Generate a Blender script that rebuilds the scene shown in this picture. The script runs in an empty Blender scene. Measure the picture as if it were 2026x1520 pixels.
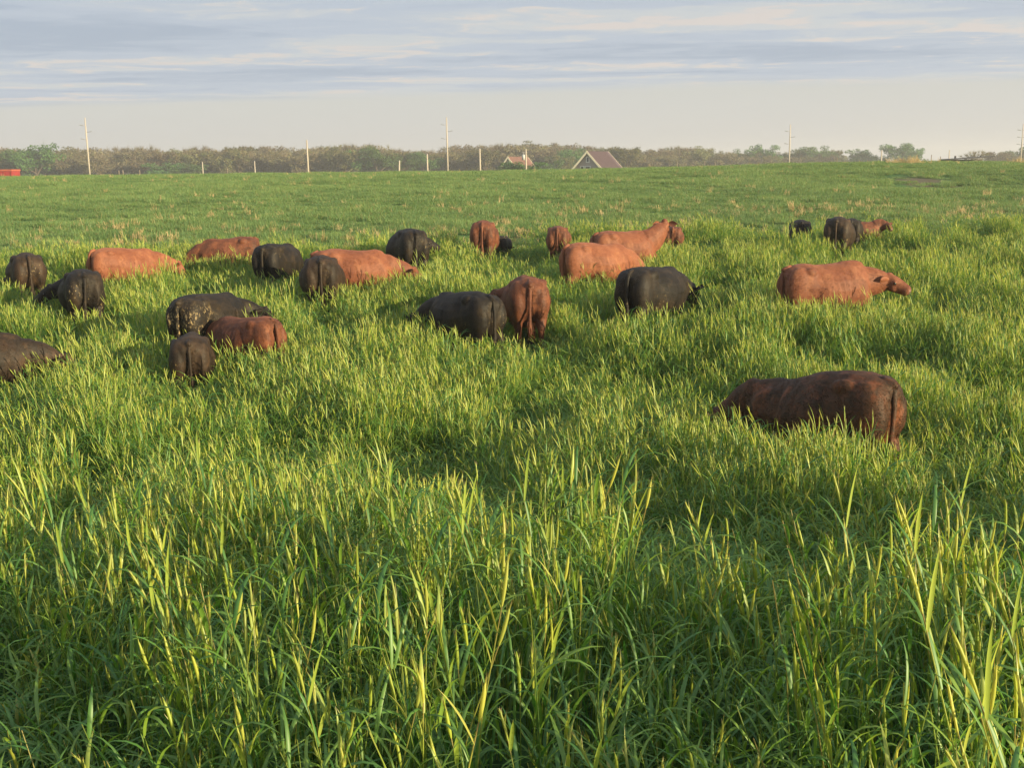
import bpy, bmesh, math, random
import numpy as np
from mathutils import Vector, Matrix

R = math.radians
SC = bpy.context.scene
COL = SC.collection

# ------------------------------------------------------------------ camera
CAM_Z = 2.45
PITCH, ROLL = R(11.03), R(0.85)
F = 2172.0                                   # focal length in pixels of a 2026 px wide frame
fwd = Vector((0, math.cos(PITCH), -math.sin(PITCH)))
up0 = Vector((0, math.sin(PITCH), math.cos(PITCH)))
rt0 = Vector((1, 0, 0))
rt = rt0 * math.cos(ROLL) - up0 * math.sin(ROLL)
up = rt0 * math.sin(ROLL) + up0 * math.cos(ROLL)
cam_data = bpy.data.cameras.new('camera')
cam = bpy.data.objects.new('camera', cam_data)
COL.objects.link(cam)
cam.matrix_world = Matrix(((rt.x, up.x, -fwd.x, 0), (rt.y, up.y, -fwd.y, 0), (rt.z, up.z, -fwd.z, CAM_Z), (0, 0, 0, 1)))
cam_data.sensor_width = 36
cam_data.lens = 36 * F / 2026
cam_data.clip_start = 0.1
cam_data.clip_end = 6000
SC.camera = cam

# ------------------------------------------------------------------ light and sky
SUN_EL, SUN_AZ = 12.0, -34.0                  # azimuth counted from +X, seen from above
EXPOSURE = 1.16
sd = Vector((math.cos(R(SUN_EL)) * math.cos(R(SUN_AZ)), math.cos(R(SUN_EL)) * math.sin(R(SUN_AZ)), math.sin(R(SUN_EL))))
sun_data = bpy.data.lights.new('sun', 'SUN')
sun_data.energy = 5.0
sun_data.color = (1.0, 0.83, 0.50)
sun_data.angle = R(0.6)
sun = bpy.data.objects.new('sun', sun_data)
sun.rotation_euler = sd.to_track_quat('Z', 'Y').to_euler()
sun.location = (30, -20, 25)
COL.objects.link(sun)
SC.view_settings.view_transform = 'Standard'
SC.view_settings.look = 'None'
SC.view_settings.exposure = EXPOSURE
SC.view_settings.gamma = 1.0
SC.cycles.max_bounces = 6
SC.cycles.diffuse_bounces = 3
SC.cycles.transmission_bounces = 4
SC.cycles.transparent_max_bounces = 4
SC.cycles.use_denoising = True
SC.cycles.sample_clamp_indirect = 4.0


class NT:
    """small helper round a node tree"""
    def __init__(self, tree):
        self.t = tree

    def n(self, typ, **kw):
        nd = self.t.nodes.new(typ)
        for k, v in kw.items():
            setattr(nd, k, v)
        return nd

    def l(self, a, b):
        self.t.links.new(a, b)

    def _set(self, sock, v):
        if isinstance(v, bpy.types.NodeSocket):
            self.l(v, sock)
        elif v is not None:
            if isinstance(v, (tuple, list)) and len(v) == 3 and sock.type == 'RGBA':
                v = (*v, 1)
            sock.default_value = v

    def math(self, op, a, b=None, c=None, clamp=False):
        nd = self.n('ShaderNodeMath', operation=op, use_clamp=clamp)
        for s, v in zip(nd.inputs, (a, b, c)):
            self._set(s, v)
        return nd.outputs[0]

    def mix(self, fac, a, b, blend='MIX'):
        nd = self.n('ShaderNodeMix', data_type='RGBA', blend_type=blend)
        self._set(nd.inputs[0], fac)
        self._set(nd.inputs[6], a)
        self._set(nd.inputs[7], b)
        return nd.outputs[2]

    def noise(self, vec, scale, detail=3, rough=0.55, lac=2.0):
        nd = self.n('ShaderNodeTexNoise')
        if vec is not None:
            self.l(vec, nd.inputs['Vector'])
        nd.inputs['Scale'].default_value = scale
        nd.inputs['Detail'].default_value = detail
        nd.inputs['Roughness'].default_value = rough
        nd.inputs['Lacunarity'].default_value = lac
        return nd.outputs[0]

    def ramp(self, fac, lo, hi, smooth=True):
        nd = self.n('ShaderNodeMapRange', interpolation_type='SMOOTHSTEP' if smooth else 'LINEAR')
        self._set(nd.inputs[0], fac)
        nd.inputs[1].default_value = lo
        nd.inputs[2].default_value = hi
        return nd.outputs[0]

    def mapping(self, vec, scale=(1, 1, 1), loc=(0, 0, 0), rot=(0, 0, 0)):
        nd = self.n('ShaderNodeMapping')
        self.l(vec, nd.inputs[0])
        nd.inputs['Scale'].default_value = scale
        nd.inputs['Location'].default_value = loc
        nd.inputs['Rotation'].default_value = rot
        return nd.outputs[0]


world = bpy.data.worlds.new('World')
SC.world = world
world.use_nodes = True
world.node_tree.nodes.clear()
w = NT(world.node_tree)
out = w.n('ShaderNodeOutputWorld')
bg = w.n('ShaderNodeBackground')
bg.inputs['Strength'].default_value = 0.09
w.l(bg.outputs[0], out.inputs[0])
sky = w.n('ShaderNodeTexSky', sky_type='NISHITA', sun_disc=False)
sky.sun_elevation = R(SUN_EL)
sky.sun_rotation = R(90 - SUN_AZ)
sky.air_density = 1.0
sky.dust_density = 2.5
sky.ozone_density = 1.5
tc = w.n('ShaderNodeTexCoord')
sp = w.n('ShaderNodeSeparateXYZ')
w.l(tc.outputs['Generated'], sp.inputs[0])
zc = w.math('MAXIMUM', sp.outputs[2], 0.012)
px = w.math('DIVIDE', sp.outputs[0], zc)
py = w.math('DIVIDE', sp.outputs[1], zc)
cb = w.n('ShaderNodeCombineXYZ')
w.l(px, cb.inputs[0]); w.l(py, cb.inputs[1])
P0 = cb.outputs[0]
wn = w.n('ShaderNodeTexNoise'); w.l(w.mapping(P0, (0.9, 1.3, 1)), wn.inputs['Vector'])
wn.inputs['Scale'].default_value = 1.0; wn.inputs['Detail'].default_value = 3
wv = w.n('ShaderNodeVectorMath', operation='MULTIPLY_ADD')
w.l(wn.outputs['Color'], wv.inputs[0]); wv.inputs[1].default_value = (1.8, 1.1, 0); w.l(P0, wv.inputs[2])
P = wv.outputs[0]
# the open band under the cloud sheet: a warm grey veil low down over the sky colour
elev = sp.outputs[2]
veil_f = w.math('SUBTRACT', 0.93, w.ramp(elev, 0.03, 0.30))
veil = w.mix(w.ramp(elev, 0.0, 0.06), (3.06, 3.00, 2.92), (3.18, 3.18, 3.08))
base = w.mix(veil_f, sky.outputs[0], veil)
# layered cloud sheet at one height: plain coordinates on that plane
wob = w.noise(w.mapping(P, (0.35, 0.12, 1)), 1.0, 4, 0.55)
edge_y = w.math('ADD', w.math('MULTIPLY_ADD', px, -0.19, 13.9), w.math('MULTIPLY', wob, 1.9))
sheet = w.ramp(w.math('SUBTRACT', edge_y, py), -0.9, 1.6)
n_big = w.noise(w.mapping(P, (0.13, 0.36, 1), (3.1, 7.7, 0), (0, 0, R(-4))), 1.0, 5, 0.55)
n_str = w.noise(w.mapping(P, (0.26, 0.60, 1), (1.7, 2.2, 0), (0, 0, R(-5))), 1.0, 5, 0.52)
n_fin = w.noise(w.mapping(P, (2.6, 2.2, 1), (0.4, 5.2, 0), (0, 0, R(20))), 1.0, 5, 0.65)
body = w.math('ADD', w.math('MULTIPLY', n_str, 0.62), w.math('MULTIPLY', n_big, 0.26))
body = w.math('ADD', body, w.math('MULTIPLY', n_fin, 0.16))
dark = (2.02, 2.38, 2.90)
mid = (2.50, 2.82, 3.28)
lit = (3.55, 3.27, 3.12)
pale = (3.00, 3.16, 3.28)
ccol = w.mix(w.ramp(body, 0.42, 0.52), dark, mid)
ccol = w.mix(w.ramp(body, 0.515, 0.58), ccol, pale)
ccol = w.mix(w.ramp(w.math('ADD', w.math('MULTIPLY', n_str, 0.62), w.math('MULTIPLY', n_fin, 0.40)), 0.545, 0.60), ccol, lit)
cover = w.math('MULTIPLY', sheet, 0.93)
skycol = w.mix(cover, base, ccol)
# below the horizon: the same dim veil
# unseen upper sky, extra brightness added to lift the shade on the grass
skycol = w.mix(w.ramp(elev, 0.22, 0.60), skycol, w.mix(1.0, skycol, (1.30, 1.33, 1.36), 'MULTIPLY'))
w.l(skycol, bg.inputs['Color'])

# ------------------------------------------------------------------ small helpers
rng = np.random.default_rng(7)
random.seed(7)


def tag(o, label=None, cat=None, group=None, kind=None):
    for k, v in (('label', label), ('category', cat), ('group', group), ('kind', kind)):
        if v:
            o[k] = v
    return o


def empty(name, loc, rz=0.0, scale=1.0):
    o = bpy.data.objects.new(name, None)
    o.empty_display_size = 0.3
    o.location = loc
    o.rotation_euler = (0, 0, rz)
    o.scale = (scale,) * 3
    COL.objects.link(o)
    return o


def mesh_obj(name, verts, faces, mat=None, parent=None, smooth=False, link=True):
    me = bpy.data.meshes.new(name)
    me.from_pydata([tuple(map(float, v)) for v in verts], [], [tuple(map(int, f)) for f in faces])
    if mat:
        me.materials.append(mat)
    if smooth:
        me.polygons.foreach_set('use_smooth', [True] * len(me.polygons))
    me.update()
    o = bpy.data.objects.new(name, me)
    if link:
        COL.objects.link(o)
    if parent:
        o.parent = parent
    return o


def copy_tree(o, parent=None):
    c = o.copy()
    COL.objects.link(c)
    c.parent = parent
    for ch in o.children:
        copy_tree(ch, c)
    return c


class MB:
    """collects shapes into one mesh"""
    def __init__(self):
        self.v, self.f = [], []

    def add(self, vs, fs):
        b = len(self.v)
        self.v += [tuple(v) for v in vs]
        self.f += [tuple(i + b for i in f) for f in fs]
        return self

    def box(self, c, s, rot=None):
        M = rot or Matrix.Identity(3)
        vs = [Vector(c) + M @ Vector((x * s[0] / 2, y * s[1] / 2, z * s[2] / 2)) for z in (-1, 1) for y in (-1, 1) for x in (-1, 1)]
        return self.add(vs, [(0, 2, 3, 1), (4, 5, 7, 6), (0, 1, 5, 4), (2, 6, 7, 3), (0, 4, 6, 2), (1, 3, 7, 5)])

    def prism(self, pts, d):
        """closed polygon pts extruded by vector d"""
        n = len(pts)
        d = Vector(d)
        vs = [Vector(p) for p in pts] + [Vector(p) + d for p in pts]
        fs = [tuple(range(n))[::-1], tuple(range(n, 2 * n))] + [(i, (i + 1) % n, n + (i + 1) % n, n + i) for i in range(n)]
        return self.add(vs, fs)

    def tube(self, pts, radii, seg=8, upv=None, caps=True):
        """tube through pts; a radius may be a number or (side, up)"""
        pts = [Vector(p) for p in pts]
        n = len(pts)
        ref = Vector(upv) if upv else None
        vs, fs = [], []
        for i, p in enumerate(pts):
            t = (pts[min(i + 1, n - 1)] - pts[max(i - 1, 0)]).normalized()
            if ref is None:
                ref = Vector((0, 0, 1)) if abs(t.z) < 0.9 else Vector((1, 0, 0))
            s = t.cross(ref)
            if s.length < 1e-4:
                s = t.cross(Vector((1, 0.1, 0)))
            s.normalize()
            u = s.cross(t).normalized()
            if not upv:
                ref = u
            r = radii[i]
            a, b = (r, r) if not isinstance(r, (tuple, list)) else r
            for k in range(seg):
                an = 2 * math.pi * k / seg
                vs.append(p + s * (a * math.cos(an)) + u * (b * math.sin(an)))
        for i in range(n - 1):
            for k in range(seg):
                k2 = (k + 1) % seg
                fs.append((i * seg + k, i * seg + k2, (i + 1) * seg + k2, (i + 1) * seg + k))
        if caps:
            fs.append(tuple(range(seg))[::-1])
            fs.append(tuple((n - 1) * seg + k for k in range(seg)))
        return self.add(vs, fs)

    def ball(self, c, r, seg=12, rings=8, rot=None):
        r = (r, r, r) if not isinstance(r, (tuple, list)) else r
        M = rot or Matrix.Identity(3)
        vs = [Vector(c) + M @ Vector((0, 0, -r[2]))]
        for i in range(1, rings):
            ph = -math.pi / 2 + math.pi * i / rings
            for k in range(seg):
                a = 2 * math.pi * k / seg
                vs.append(Vector(c) + M @ Vector((r[0] * math.cos(ph) * math.cos(a), r[1] * math.cos(ph) * math.sin(a), r[2] * math.sin(ph))))
        vs.append(Vector(c) + M @ Vector((0, 0, r[2])))
        fs = [(0, 1 + (k + 1) % seg, 1 + k) for k in range(seg)]
        for i in range(rings - 2):
            for k in range(seg):
                a = 1 + i * seg
                fs.append((a + k, a + (k + 1) % seg, a + seg + (k + 1) % seg, a + seg + k))
        a = 1 + (rings - 2) * seg
        fs += [(a + k, a + (k + 1) % seg, len(vs) - 1) for k in range(seg)]
        return self.add(vs, fs)

    def build(self, name, mat=None, parent=None, smooth=False, link=True):
        return mesh_obj(name, self.v, self.f, mat, parent, smooth, link)


def new_mat(name):
    m = bpy.data.materials.new(name)
    m.use_nodes = True
    m.node_tree.nodes.clear()
    t = NT(m.node_tree)
    o = t.n('ShaderNodeOutputMaterial')
    return m, t, o


def simple_mat(name, col, rough=0.7, var=0.25, scale=3.0, spec=0.3, stretch=(1, 1, 1), bump=0.0):
    m, t, o = new_mat(name)
    p = t.n('ShaderNodeBsdfPrincipled')
    p.inputs['Roughness'].default_value = rough
    p.inputs['Specular IOR Level'].default_value = spec
    tc = t.n('ShaderNodeTexCoord')
    n = t.noise(t.mapping(tc.outputs['Object'], stretch), scale, 4, 0.6)
    c = t.mix(t.ramp(n, 0.3, 0.7), tuple(x * (1 - var) for x in col), tuple(min(1, x * (1 + var)) for x in col))
    t.l(c, p.inputs['Base Color'])
    if bump:
        b = t.n('ShaderNodeBump')
        b.inputs['Strength'].default_value = bump
        t.l(n, b.inputs['Height'])
        t.l(b.outputs[0], p.inputs['Normal'])
    t.l(p.outputs[0], o.inputs[0])
    return m


# value noise for layout decisions (heights, densities)
_lat = np.random.default_rng(11).random((256, 256))


def vnoise(x, y, s=1.0, off=0.0):
    x = np.asarray(x, float) / s + off + 400
    y = np.asarray(y, float) / s + off * 1.7 + 400
    xi, yi = np.floor(x).astype(int), np.floor(y).astype(int)
    fx, fy = x - xi, y - yi
    fx, fy = fx * fx * (3 - 2 * fx), fy * fy * (3 - 2 * fy)
    a, b = _lat[xi % 256, yi % 256], _lat[(xi + 1) % 256, yi % 256]
    c, d = _lat[xi % 256, (yi + 1) % 256], _lat[(xi + 1) % 256, (yi + 1) % 256]
    return (a * (1 - fx) + b * fx) * (1 - fy) + (c * (1 - fx) + d * fx) * fy


# ------------------------------------------------------------------ terrain
_ky = [-80, -20, 0, 3, 6, 10, 13.3, 15, 16.6, 18.5, 21, 24, 27, 30, 34, 40, 50, 60, 75, 88, 96, 108, 130, 170, 230, 300, 400, 700, 1700]
_kz = [0.6, 0.2, 0.10, 0.05, -0.30, -1.08, -1.68, -1.12, -0.92, -0.80, -0.68, -0.47, -0.33, -0.15, 0.15, 0.55, 1.10, 1.55, 2.03, 2.26, 2.26, 2.1, 1.5, 0.5, -0.1, -0.5, -0.8, -1.5, -2.0]
_gy = np.arange(-80, 1700, 0.5)
_gz = np.interp(_gy, _ky, _kz)
for _ in range(2):
    _gz = np.convolve(np.pad(_gz, 4, mode='edge'), np.ones(9) / 9, 'valid')


def ground_z(x, y):
    x = np.asarray(x, float)
    y = np.asarray(y, float)
    z = np.interp(y, _gy, _gz)
    # broad unevenness of the field, none at the camera
    k = np.clip((y - 34) / 20, 0, 1) * (1 - 0.75 * np.exp(-((y - 90) / 14) ** 2))
    z = z + k * (0.34 * (vnoise(x, y, 19, 3.3) - 0.5) + 0.12 * (vnoise(x, y, 5, 9.1) - 0.5)) * np.clip((400 - y) / 250, 0, 1)
    z = z + 0.05 * (vnoise(x, y, 2.2, 5.5) - 0.5)
    z = z + 0.42 * np.exp(-((y - 13.2) / 1.9) ** 2) * np.clip((-x - 1.0) / 2.5, 0, 1)
    # the shallow draw on the right, seen as the darker hollow below the rise
    z = z - 1.0 * np.exp(-((x - 29) / 9.0) ** 2 - ((y - 60) / 5.5) ** 2)
    z = z + np.exp(-((y - 90) / 16) ** 2) * np.interp(x, [-60, -41, -21, 0, 10, 16, 22, 28, 34, 42, 60], [0.2, 0.14, 0.05, -0.02, 0.02, 0.08, 0.22, 0.30, 0.26, 0.06, 0.0])
    return z


def gz(x, y):
    return float(ground_z(x, y))


def at(px_, d):
    """ground point in the column px_ of the frame, d metres out along the ground (y axis)"""
    # ray through (px_, horizon row of that column)
    v = 760 - F * math.tan(PITCH) - 0.0
    a = (px_ - 1013) / F
    hor = 337 - (px_ - 1013) * math.tan(ROLL)
    b = (760 - hor) / F
    ray = fwd + rt * a + up * b
    x = ray.x / ray.y * d
    return Vector((x, d, gz(x, d)))


def project(p):
    q = Vector(p) - Vector((0, 0, CAM_Z))
    z = q.dot(fwd)
    return 1013 + F * q.dot(rt) / z, 760 - F * q.dot(up) / z


def axis(lo, hi, fine_lo, fine_hi, step, grow):
    a = list(np.arange(fine_lo, fine_hi + 1e-6, step))
    s = step
    while a[-1] < hi:
        s *= grow
        a.append(min(hi, a[-1] + s))
    s = step
    while a[0] > lo:
        s *= grow
        a.insert(0, max(lo, a[0] - s))
    return np.array(a)


gx_ = axis(-1400, 1400, -45, 45, 0.5, 1.12)
gy_ = axis(-70, 1600, -4, 110, 0.5, 1.12)
GX, GY = np.meshgrid(gx_, gy_)
GZ = ground_z(GX, GY)
nx, ny = len(gx_), len(gy_)
verts = np.stack([GX.ravel(), GY.ravel(), GZ.ravel()], 1)
ii = (np.arange(ny - 1)[:, None] * nx + np.arange(nx - 1)[None, :]).ravel()
faces = np.stack([ii, ii + 1, ii + nx + 1, ii + nx], 1)
me = bpy.data.meshes.new('ground')
me.vertices.add(len(verts)); me.vertices.foreach_set('co', verts.ravel())
me.loops.add(len(faces) * 4); me.loops.foreach_set('vertex_index', faces.ravel())
me.polygons.add(len(faces)); me.polygons.foreach_set('loop_start', np.arange(len(faces)) * 4)
me.polygons.foreach_set('use_smooth', [True] * len(faces))
me.update(); me.validate()
ground = bpy.data.objects.new('ground', me)
COL.objects.link(ground)
tag(ground, 'green grass field rising to a low crest behind the herd', 'field', kind='structure')

m, t, o = new_mat('field_soil_and_thatch')
p = t.n('ShaderNodeBsdfPrincipled')
p.inputs['Roughness'].default_value = 0.95
p.inputs['Specular IOR Level'].default_value = 0.1
g = t.n('ShaderNodeNewGeometry')
pos = g.outputs['Position']
n1 = t.noise(pos, 0.16, 4, 0.6)
n2 = t.noise(t.mapping(pos, (1, 2.2, 1)), 2.3, 6, 0.65)
c = t.mix(t.ramp(n1, 0.35, 0.65), (0.060, 0.135, 0.040), (0.085, 0.165, 0.048))
c = t.mix(t.ramp(n2, 0.42, 0.62), c, (0.035, 0.070, 0.022))
n3 = t.noise(t.mapping(pos, (1, 1.6, 1)), 0.9, 5, 0.7)
c = t.mix(t.math('MULTIPLY', t.ramp(n3, 0.60, 0.72), 0.25), c, (0.17, 0.135, 0.07))
# the worn bare patch at the edge of the draw
vm = t.n('ShaderNodeVectorMath', operation='SUBTRACT'); t.l(pos, vm.inputs[0]); vm.inputs[1].default_value = (24.6, 65.5, 0)
vs_ = t.n('ShaderNodeVectorMath', operation='MULTIPLY'); t.l(vm.outputs[0], vs_.inputs[0]); vs_.inputs[1].default_value = (0.42, 0.22, 0)
vl = t.n('ShaderNodeVectorMath', operation='LENGTH'); t.l(vs_.outputs[0], vl.inputs[0])
bare = t.math('SUBTRACT', 1.15, t.math('ADD', vl.outputs['Value'], t.math('MULTIPLY', n2, 0.7)))
c = t.mix(t.ramp(bare, -0.1, 0.35), c, (0.115, 0.10, 0.065))
t.l(c, p.inputs['Base Color'])
bp = t.n('ShaderNodeBump'); bp.inputs['Strength'].default_value = 0.7; bp.inputs['Distance'].default_value = 0.12
t.l(n2, bp.inputs['Height']); t.l(bp.outputs[0], p.inputs['Normal'])
t.l(p.outputs[0], o.inputs[0])
me.materials.append(m)


# ------------------------------------------------------------------ grass materials and tufts
def plant_mat(name, leaf_a, leaf_b, head_a, head_b, tip, trans=0.42, rough=0.5):
    """vertex colour attribute 'k': R = 1 on seed heads, G = random per blade, B = position from root to tip"""
    m, t, o = new_mat(name)
    at_ = t.n('ShaderNodeAttribute', attribute_name='k')
    s = t.n('ShaderNodeSeparateColor')
    t.l(at_.outputs['Color'], s.inputs[0])
    oi = t.n('ShaderNodeObjectInfo')
    leaf = t.mix(s.outputs[1], leaf_a, leaf_b)
    head = t.mix(s.outputs[1], head_a, head_b)
    leaf = t.mix(t.math('MULTIPLY', t.ramp(s.outputs[1], 0.915, 0.93), 0.75), leaf, (0.40, 0.30, 0.12))
    c = t.mix(s.outputs[0], leaf, head)
    c = t.mix(t.math('MULTIPLY', t.ramp(s.outputs[2], 0.86, 1.0), s.outputs[0]), c, tip)
    hs = t.n('ShaderNodeHueSaturation')
    t.l(c, hs.inputs['Color'])
    t.l(t.math('MULTIPLY_ADD', oi.outputs['Random'], 0.34, 0.83), hs.inputs['Value'])
    t.l(t.math('MULTIPLY_ADD', oi.outputs['Random'], -0.02, 0.51), hs.inputs['Hue'])
    c = hs.outputs[0]
    d = t.n('ShaderNodeBsdfDiffuse'); t.l(c, d.inputs[0])
    tr = t.n('ShaderNodeBsdfTranslucent')
    tcn = t.mix(1.0, c, (1.25, 1.12, 0.55), 'MULTIPLY')
    t.l(tcn, tr.inputs[0])
    mx = t.n('ShaderNodeMixShader'); mx.inputs[0].default_value = trans
    t.l(d.outputs[0], mx.inputs[1]); t.l(tr.outputs[0], mx.inputs[2])
    gl = t.n('ShaderNodeBsdfGlossy'); gl.inputs['Roughness'].default_value = rough
    gl.inputs['Color'].default_value = (0.85, 0.9, 0.85, 1)
    mx2 = t.n('ShaderNodeMixShader'); mx2.inputs[0].default_value = 0.045
    t.l(mx.outputs[0], mx2.inputs[1]); t.l(gl.outputs[0], mx2.inputs[2])
    t.l(mx2.outputs[0], o.inputs[0])
    return m


M_RYE = plant_mat('rye_grass_blades', (0.065, 0.200, 0.038), (0.250, 0.380, 0.045), (0.360, 0.455, 0.050), (0.47, 0.50, 0.10), (0.34, 0.21, 0.12), trans=0.50)
M_SHORT = plant_mat('short_grass_blades', (0.115, 0.215, 0.064), (0.200, 0.300, 0.098), (0.3, 0.3, 0.1), (0.4, 0.36, 0.14), (0.3, 0.2, 0.1), trans=0.35)
M_STRAW = plant_mat('dry_straw', (0.42, 0.31, 0.14), (0.55, 0.43, 0.22), (0.45, 0.33, 0.16), (0.55, 0.42, 0.22), (0.35, 0.22, 0.12), trans=0.25)


class Blades:
    def __init__(self):
        self.v, self.f, self.k = [], [], []

    def ribbon(self, pts, widths, side, head, rnd, fold=0.25, b0=0.0):
        n = len(pts)
        base = len(self.v)
        for i, p in enumerate(pts):
            t = (pts[min(i + 1, n - 1)] - pts[max(0, i - 1)])
            nrm = t.cross(side)
            nrm.normalize()
            w_ = widths[i] / 2
            self.v += [p - side * w_, p + nrm * (w_ * fold * 2), p + side * w_]
            b = b0 + (1 - b0) * i / (n - 1)
            self.k += [(head, rnd, b)] * 3
        for i in range(n - 1):
            a = base + i * 3
            self.f += [(a, a + 1, a + 4, a + 3), (a + 1, a + 2, a + 5, a + 4)]

    def tube(self, pts, radii, head, rnd, seg=3, b0=0.0, b1=1.0):
        n = len(pts)
        base = len(self.v)
        for i, p in enumerate(pts):
            t = (pts[min(i + 1, n - 1)] - pts[max(0, i - 1)]).normalized()
            s = t.cross(Vector((0.3, 1, 0.1))).normalized()
            u = s.cross(t)
            for k in range(seg):
                an = 2 * math.pi * k / seg
                self.v.append(p + (s * math.cos(an) + u * math.sin(an)) * radii[i])
                self.k.append((head, rnd, b0 + (b1 - b0) * i / (n - 1)))
        for i in range(n - 1):
            for k in range(seg):
                k2 = (k + 1) % seg
                self.f.append((base + i * seg + k, base + i * seg + k2, base + (i + 1) * seg + k2, base + (i + 1) * seg + k))

    def tri(self, a, b, c, head, rnd, bb):
        n = len(self.v)
        self.v += [a, b, c]
        self.k += [(head, rnd, bb), (head, rnd, bb), (head, rnd, 1.0)]
        self.f.append((n, n + 1, n + 2))

    def build(self, name, mat):
        o = mesh_obj(name, self.v, self.f, mat, None, True, link=False)
        a = o.data.color_attributes.new('k', 'FLOAT_COLOR', 'POINT')
        arr = np.ones((len(self.v), 4), np.float32)
        arr[:, :3] = np.array(self.k, np.float32)
        a.data.foreach_set('color', arr.ravel())
        return o


def leaf(B, base, az, elev0, length, width, droop, rnd, seg=6, head=0.0, twist=0.0):
    """a strap leaf that starts at elev0 above the horizontal and bends over"""
    pts = [base.copy()]
    e = elev0
    p = base.copy()
    st = length / seg
    for i in range(seg):
        d = Vector((math.cos(az) * math.cos(e), math.sin(az) * math.cos(e), math.sin(e)))
        p = p + d * st
        pts.append(p.copy())
        e -= droop / seg * (0.5 + 1.1 * i / seg)
        az += twist / seg
    side = Vector((-math.sin(az), math.cos(az), 0.0))
    side = (side + Vector((0, 0, random.uniform(-0.5, 0.5)))).normalized()
    ws = [width * w_ for w_ in (0.55, 0.9, 1.0, 0.95, 0.75, 0.45, 0.04)] if seg == 6 else [width * (1 - (i / seg) ** 2 * 0.95) for i in range(seg + 1)]
    B.ribbon(pts, ws, side, head, rnd)


def rye_tuft(name, n, radius, h, heads, seed, wide=1.0, extra=14):
    random.seed(seed)
    B = Blades()
    for _ in range(n):
        a, r_ = random.uniform(0, 6.283), radius * math.sqrt(random.random())
        b = Vector((r_ * math.cos(a), r_ * math.sin(a), 0))
        hh = h * random.uniform(0.66, 1.08) * (1.22 if random.random() < 0.22 else 1.0)
        lean = Vector((random.gauss(-0.05, 0.10), random.gauss(0.02, 0.09), 0))
        rnd = random.random()
        sp_ = [b + Vector((0, 0, hh * t_)) + lean * (hh * t_ * t_) for t_ in (0, 0.33, 0.66, 1.0)]
        has_head = random.random() < heads
        B.tube(sp_, [0.0030, 0.0029, 0.0026, 0.0022], 0.6 if has_head else 0.25, rnd, 3)
        for q in (0.30, 0.50, 0.70, 0.88):
            if random.random() < 0.12:
                continue
            z = hh * (q + random.uniform(-0.06, 0.06))
            q_ = z / hh
            pb = b + Vector((0, 0, z)) + lean * (hh * q_ * q_)
            leaf(B, pb, random.uniform(0, 6.283), random.uniform(0.85, 1.35), random.uniform(0.17, 0.33), random.uniform(0.008, 0.0145) * wide,
                 random.uniform(0.9, 2.6), random.random() * (0.5 + 0.5 * q), twist=random.uniform(-0.6, 0.6))
        top = sp_[-1]
        tdir = (sp_[-1] - sp_[-2]).normalized()
        if has_head:
            hl = random.uniform(0.09, 0.155)
            bend = Vector((random.gauss(-0.03, 0.07), random.gauss(0, 0.07), 0))
            hp = [top + tdir * (hl * q) + bend * (hl * q * q) for q in (0, 0.15, 0.4, 0.7, 0.9, 1.0)]
            rr = random.uniform(0.85, 1.2)
            B.tube(hp, [0.0022 * rr, 0.0044 * rr, 0.0056 * rr, 0.0050 * rr, 0.0032 * rr, 0.001], 1.0, rnd, 5, 0.0, 0.84)
            for j in range(9):
                q = random.uniform(0.2, 0.95)
                s0 = top + tdir * (hl * q) + bend * (hl * q * q)
                dv = (tdir + bend * q + Vector((random.gauss(0, 0.16), random.gauss(0, 0.16), 0))).normalized()
                an = random.uniform(0, 6.283)
                off = Vector((math.cos(an), math.sin(an), 0)) * 0.0022
                L = random.uniform(0.035, 0.065)
                B.tri(s0 - off, s0 + off, s0 + dv * L, 1.0, rnd, 0.80)
            # flag leaf sheath
            if random.random() < 0.75:
                az = random.uniform(0, 6.283)
                leaf(B, top - tdir * random.uniform(0.02, 0.10), az, random.uniform(1.15, 1.45), random.uniform(0.13, 0.24), 0.012 * wide, random.uniform(0.1, 0.9), rnd, head=0.55)
    for _ in range(extra):
        a, r_ = random.uniform(0, 6.283), radius * math.sqrt(random.random())
        b = Vector((r_ * math.cos(a), r_ * math.sin(a), h * random.uniform(0.0, 0.45)))
        leaf(B, b, random.uniform(0, 6.283), random.uniform(0.9, 1.45), random.uniform(0.25, 0.48) * h / 0.7, random.uniform(0.008, 0.013) * wide,
             random.uniform(0.8, 2.4), random.random() * 0.6)
    return B.build(name, M_RYE)


def collection(name, objs):
    c = bpy.data.collections.new(name)
    for o_ in objs:
        c.objects.link(o_)
    return c


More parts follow.
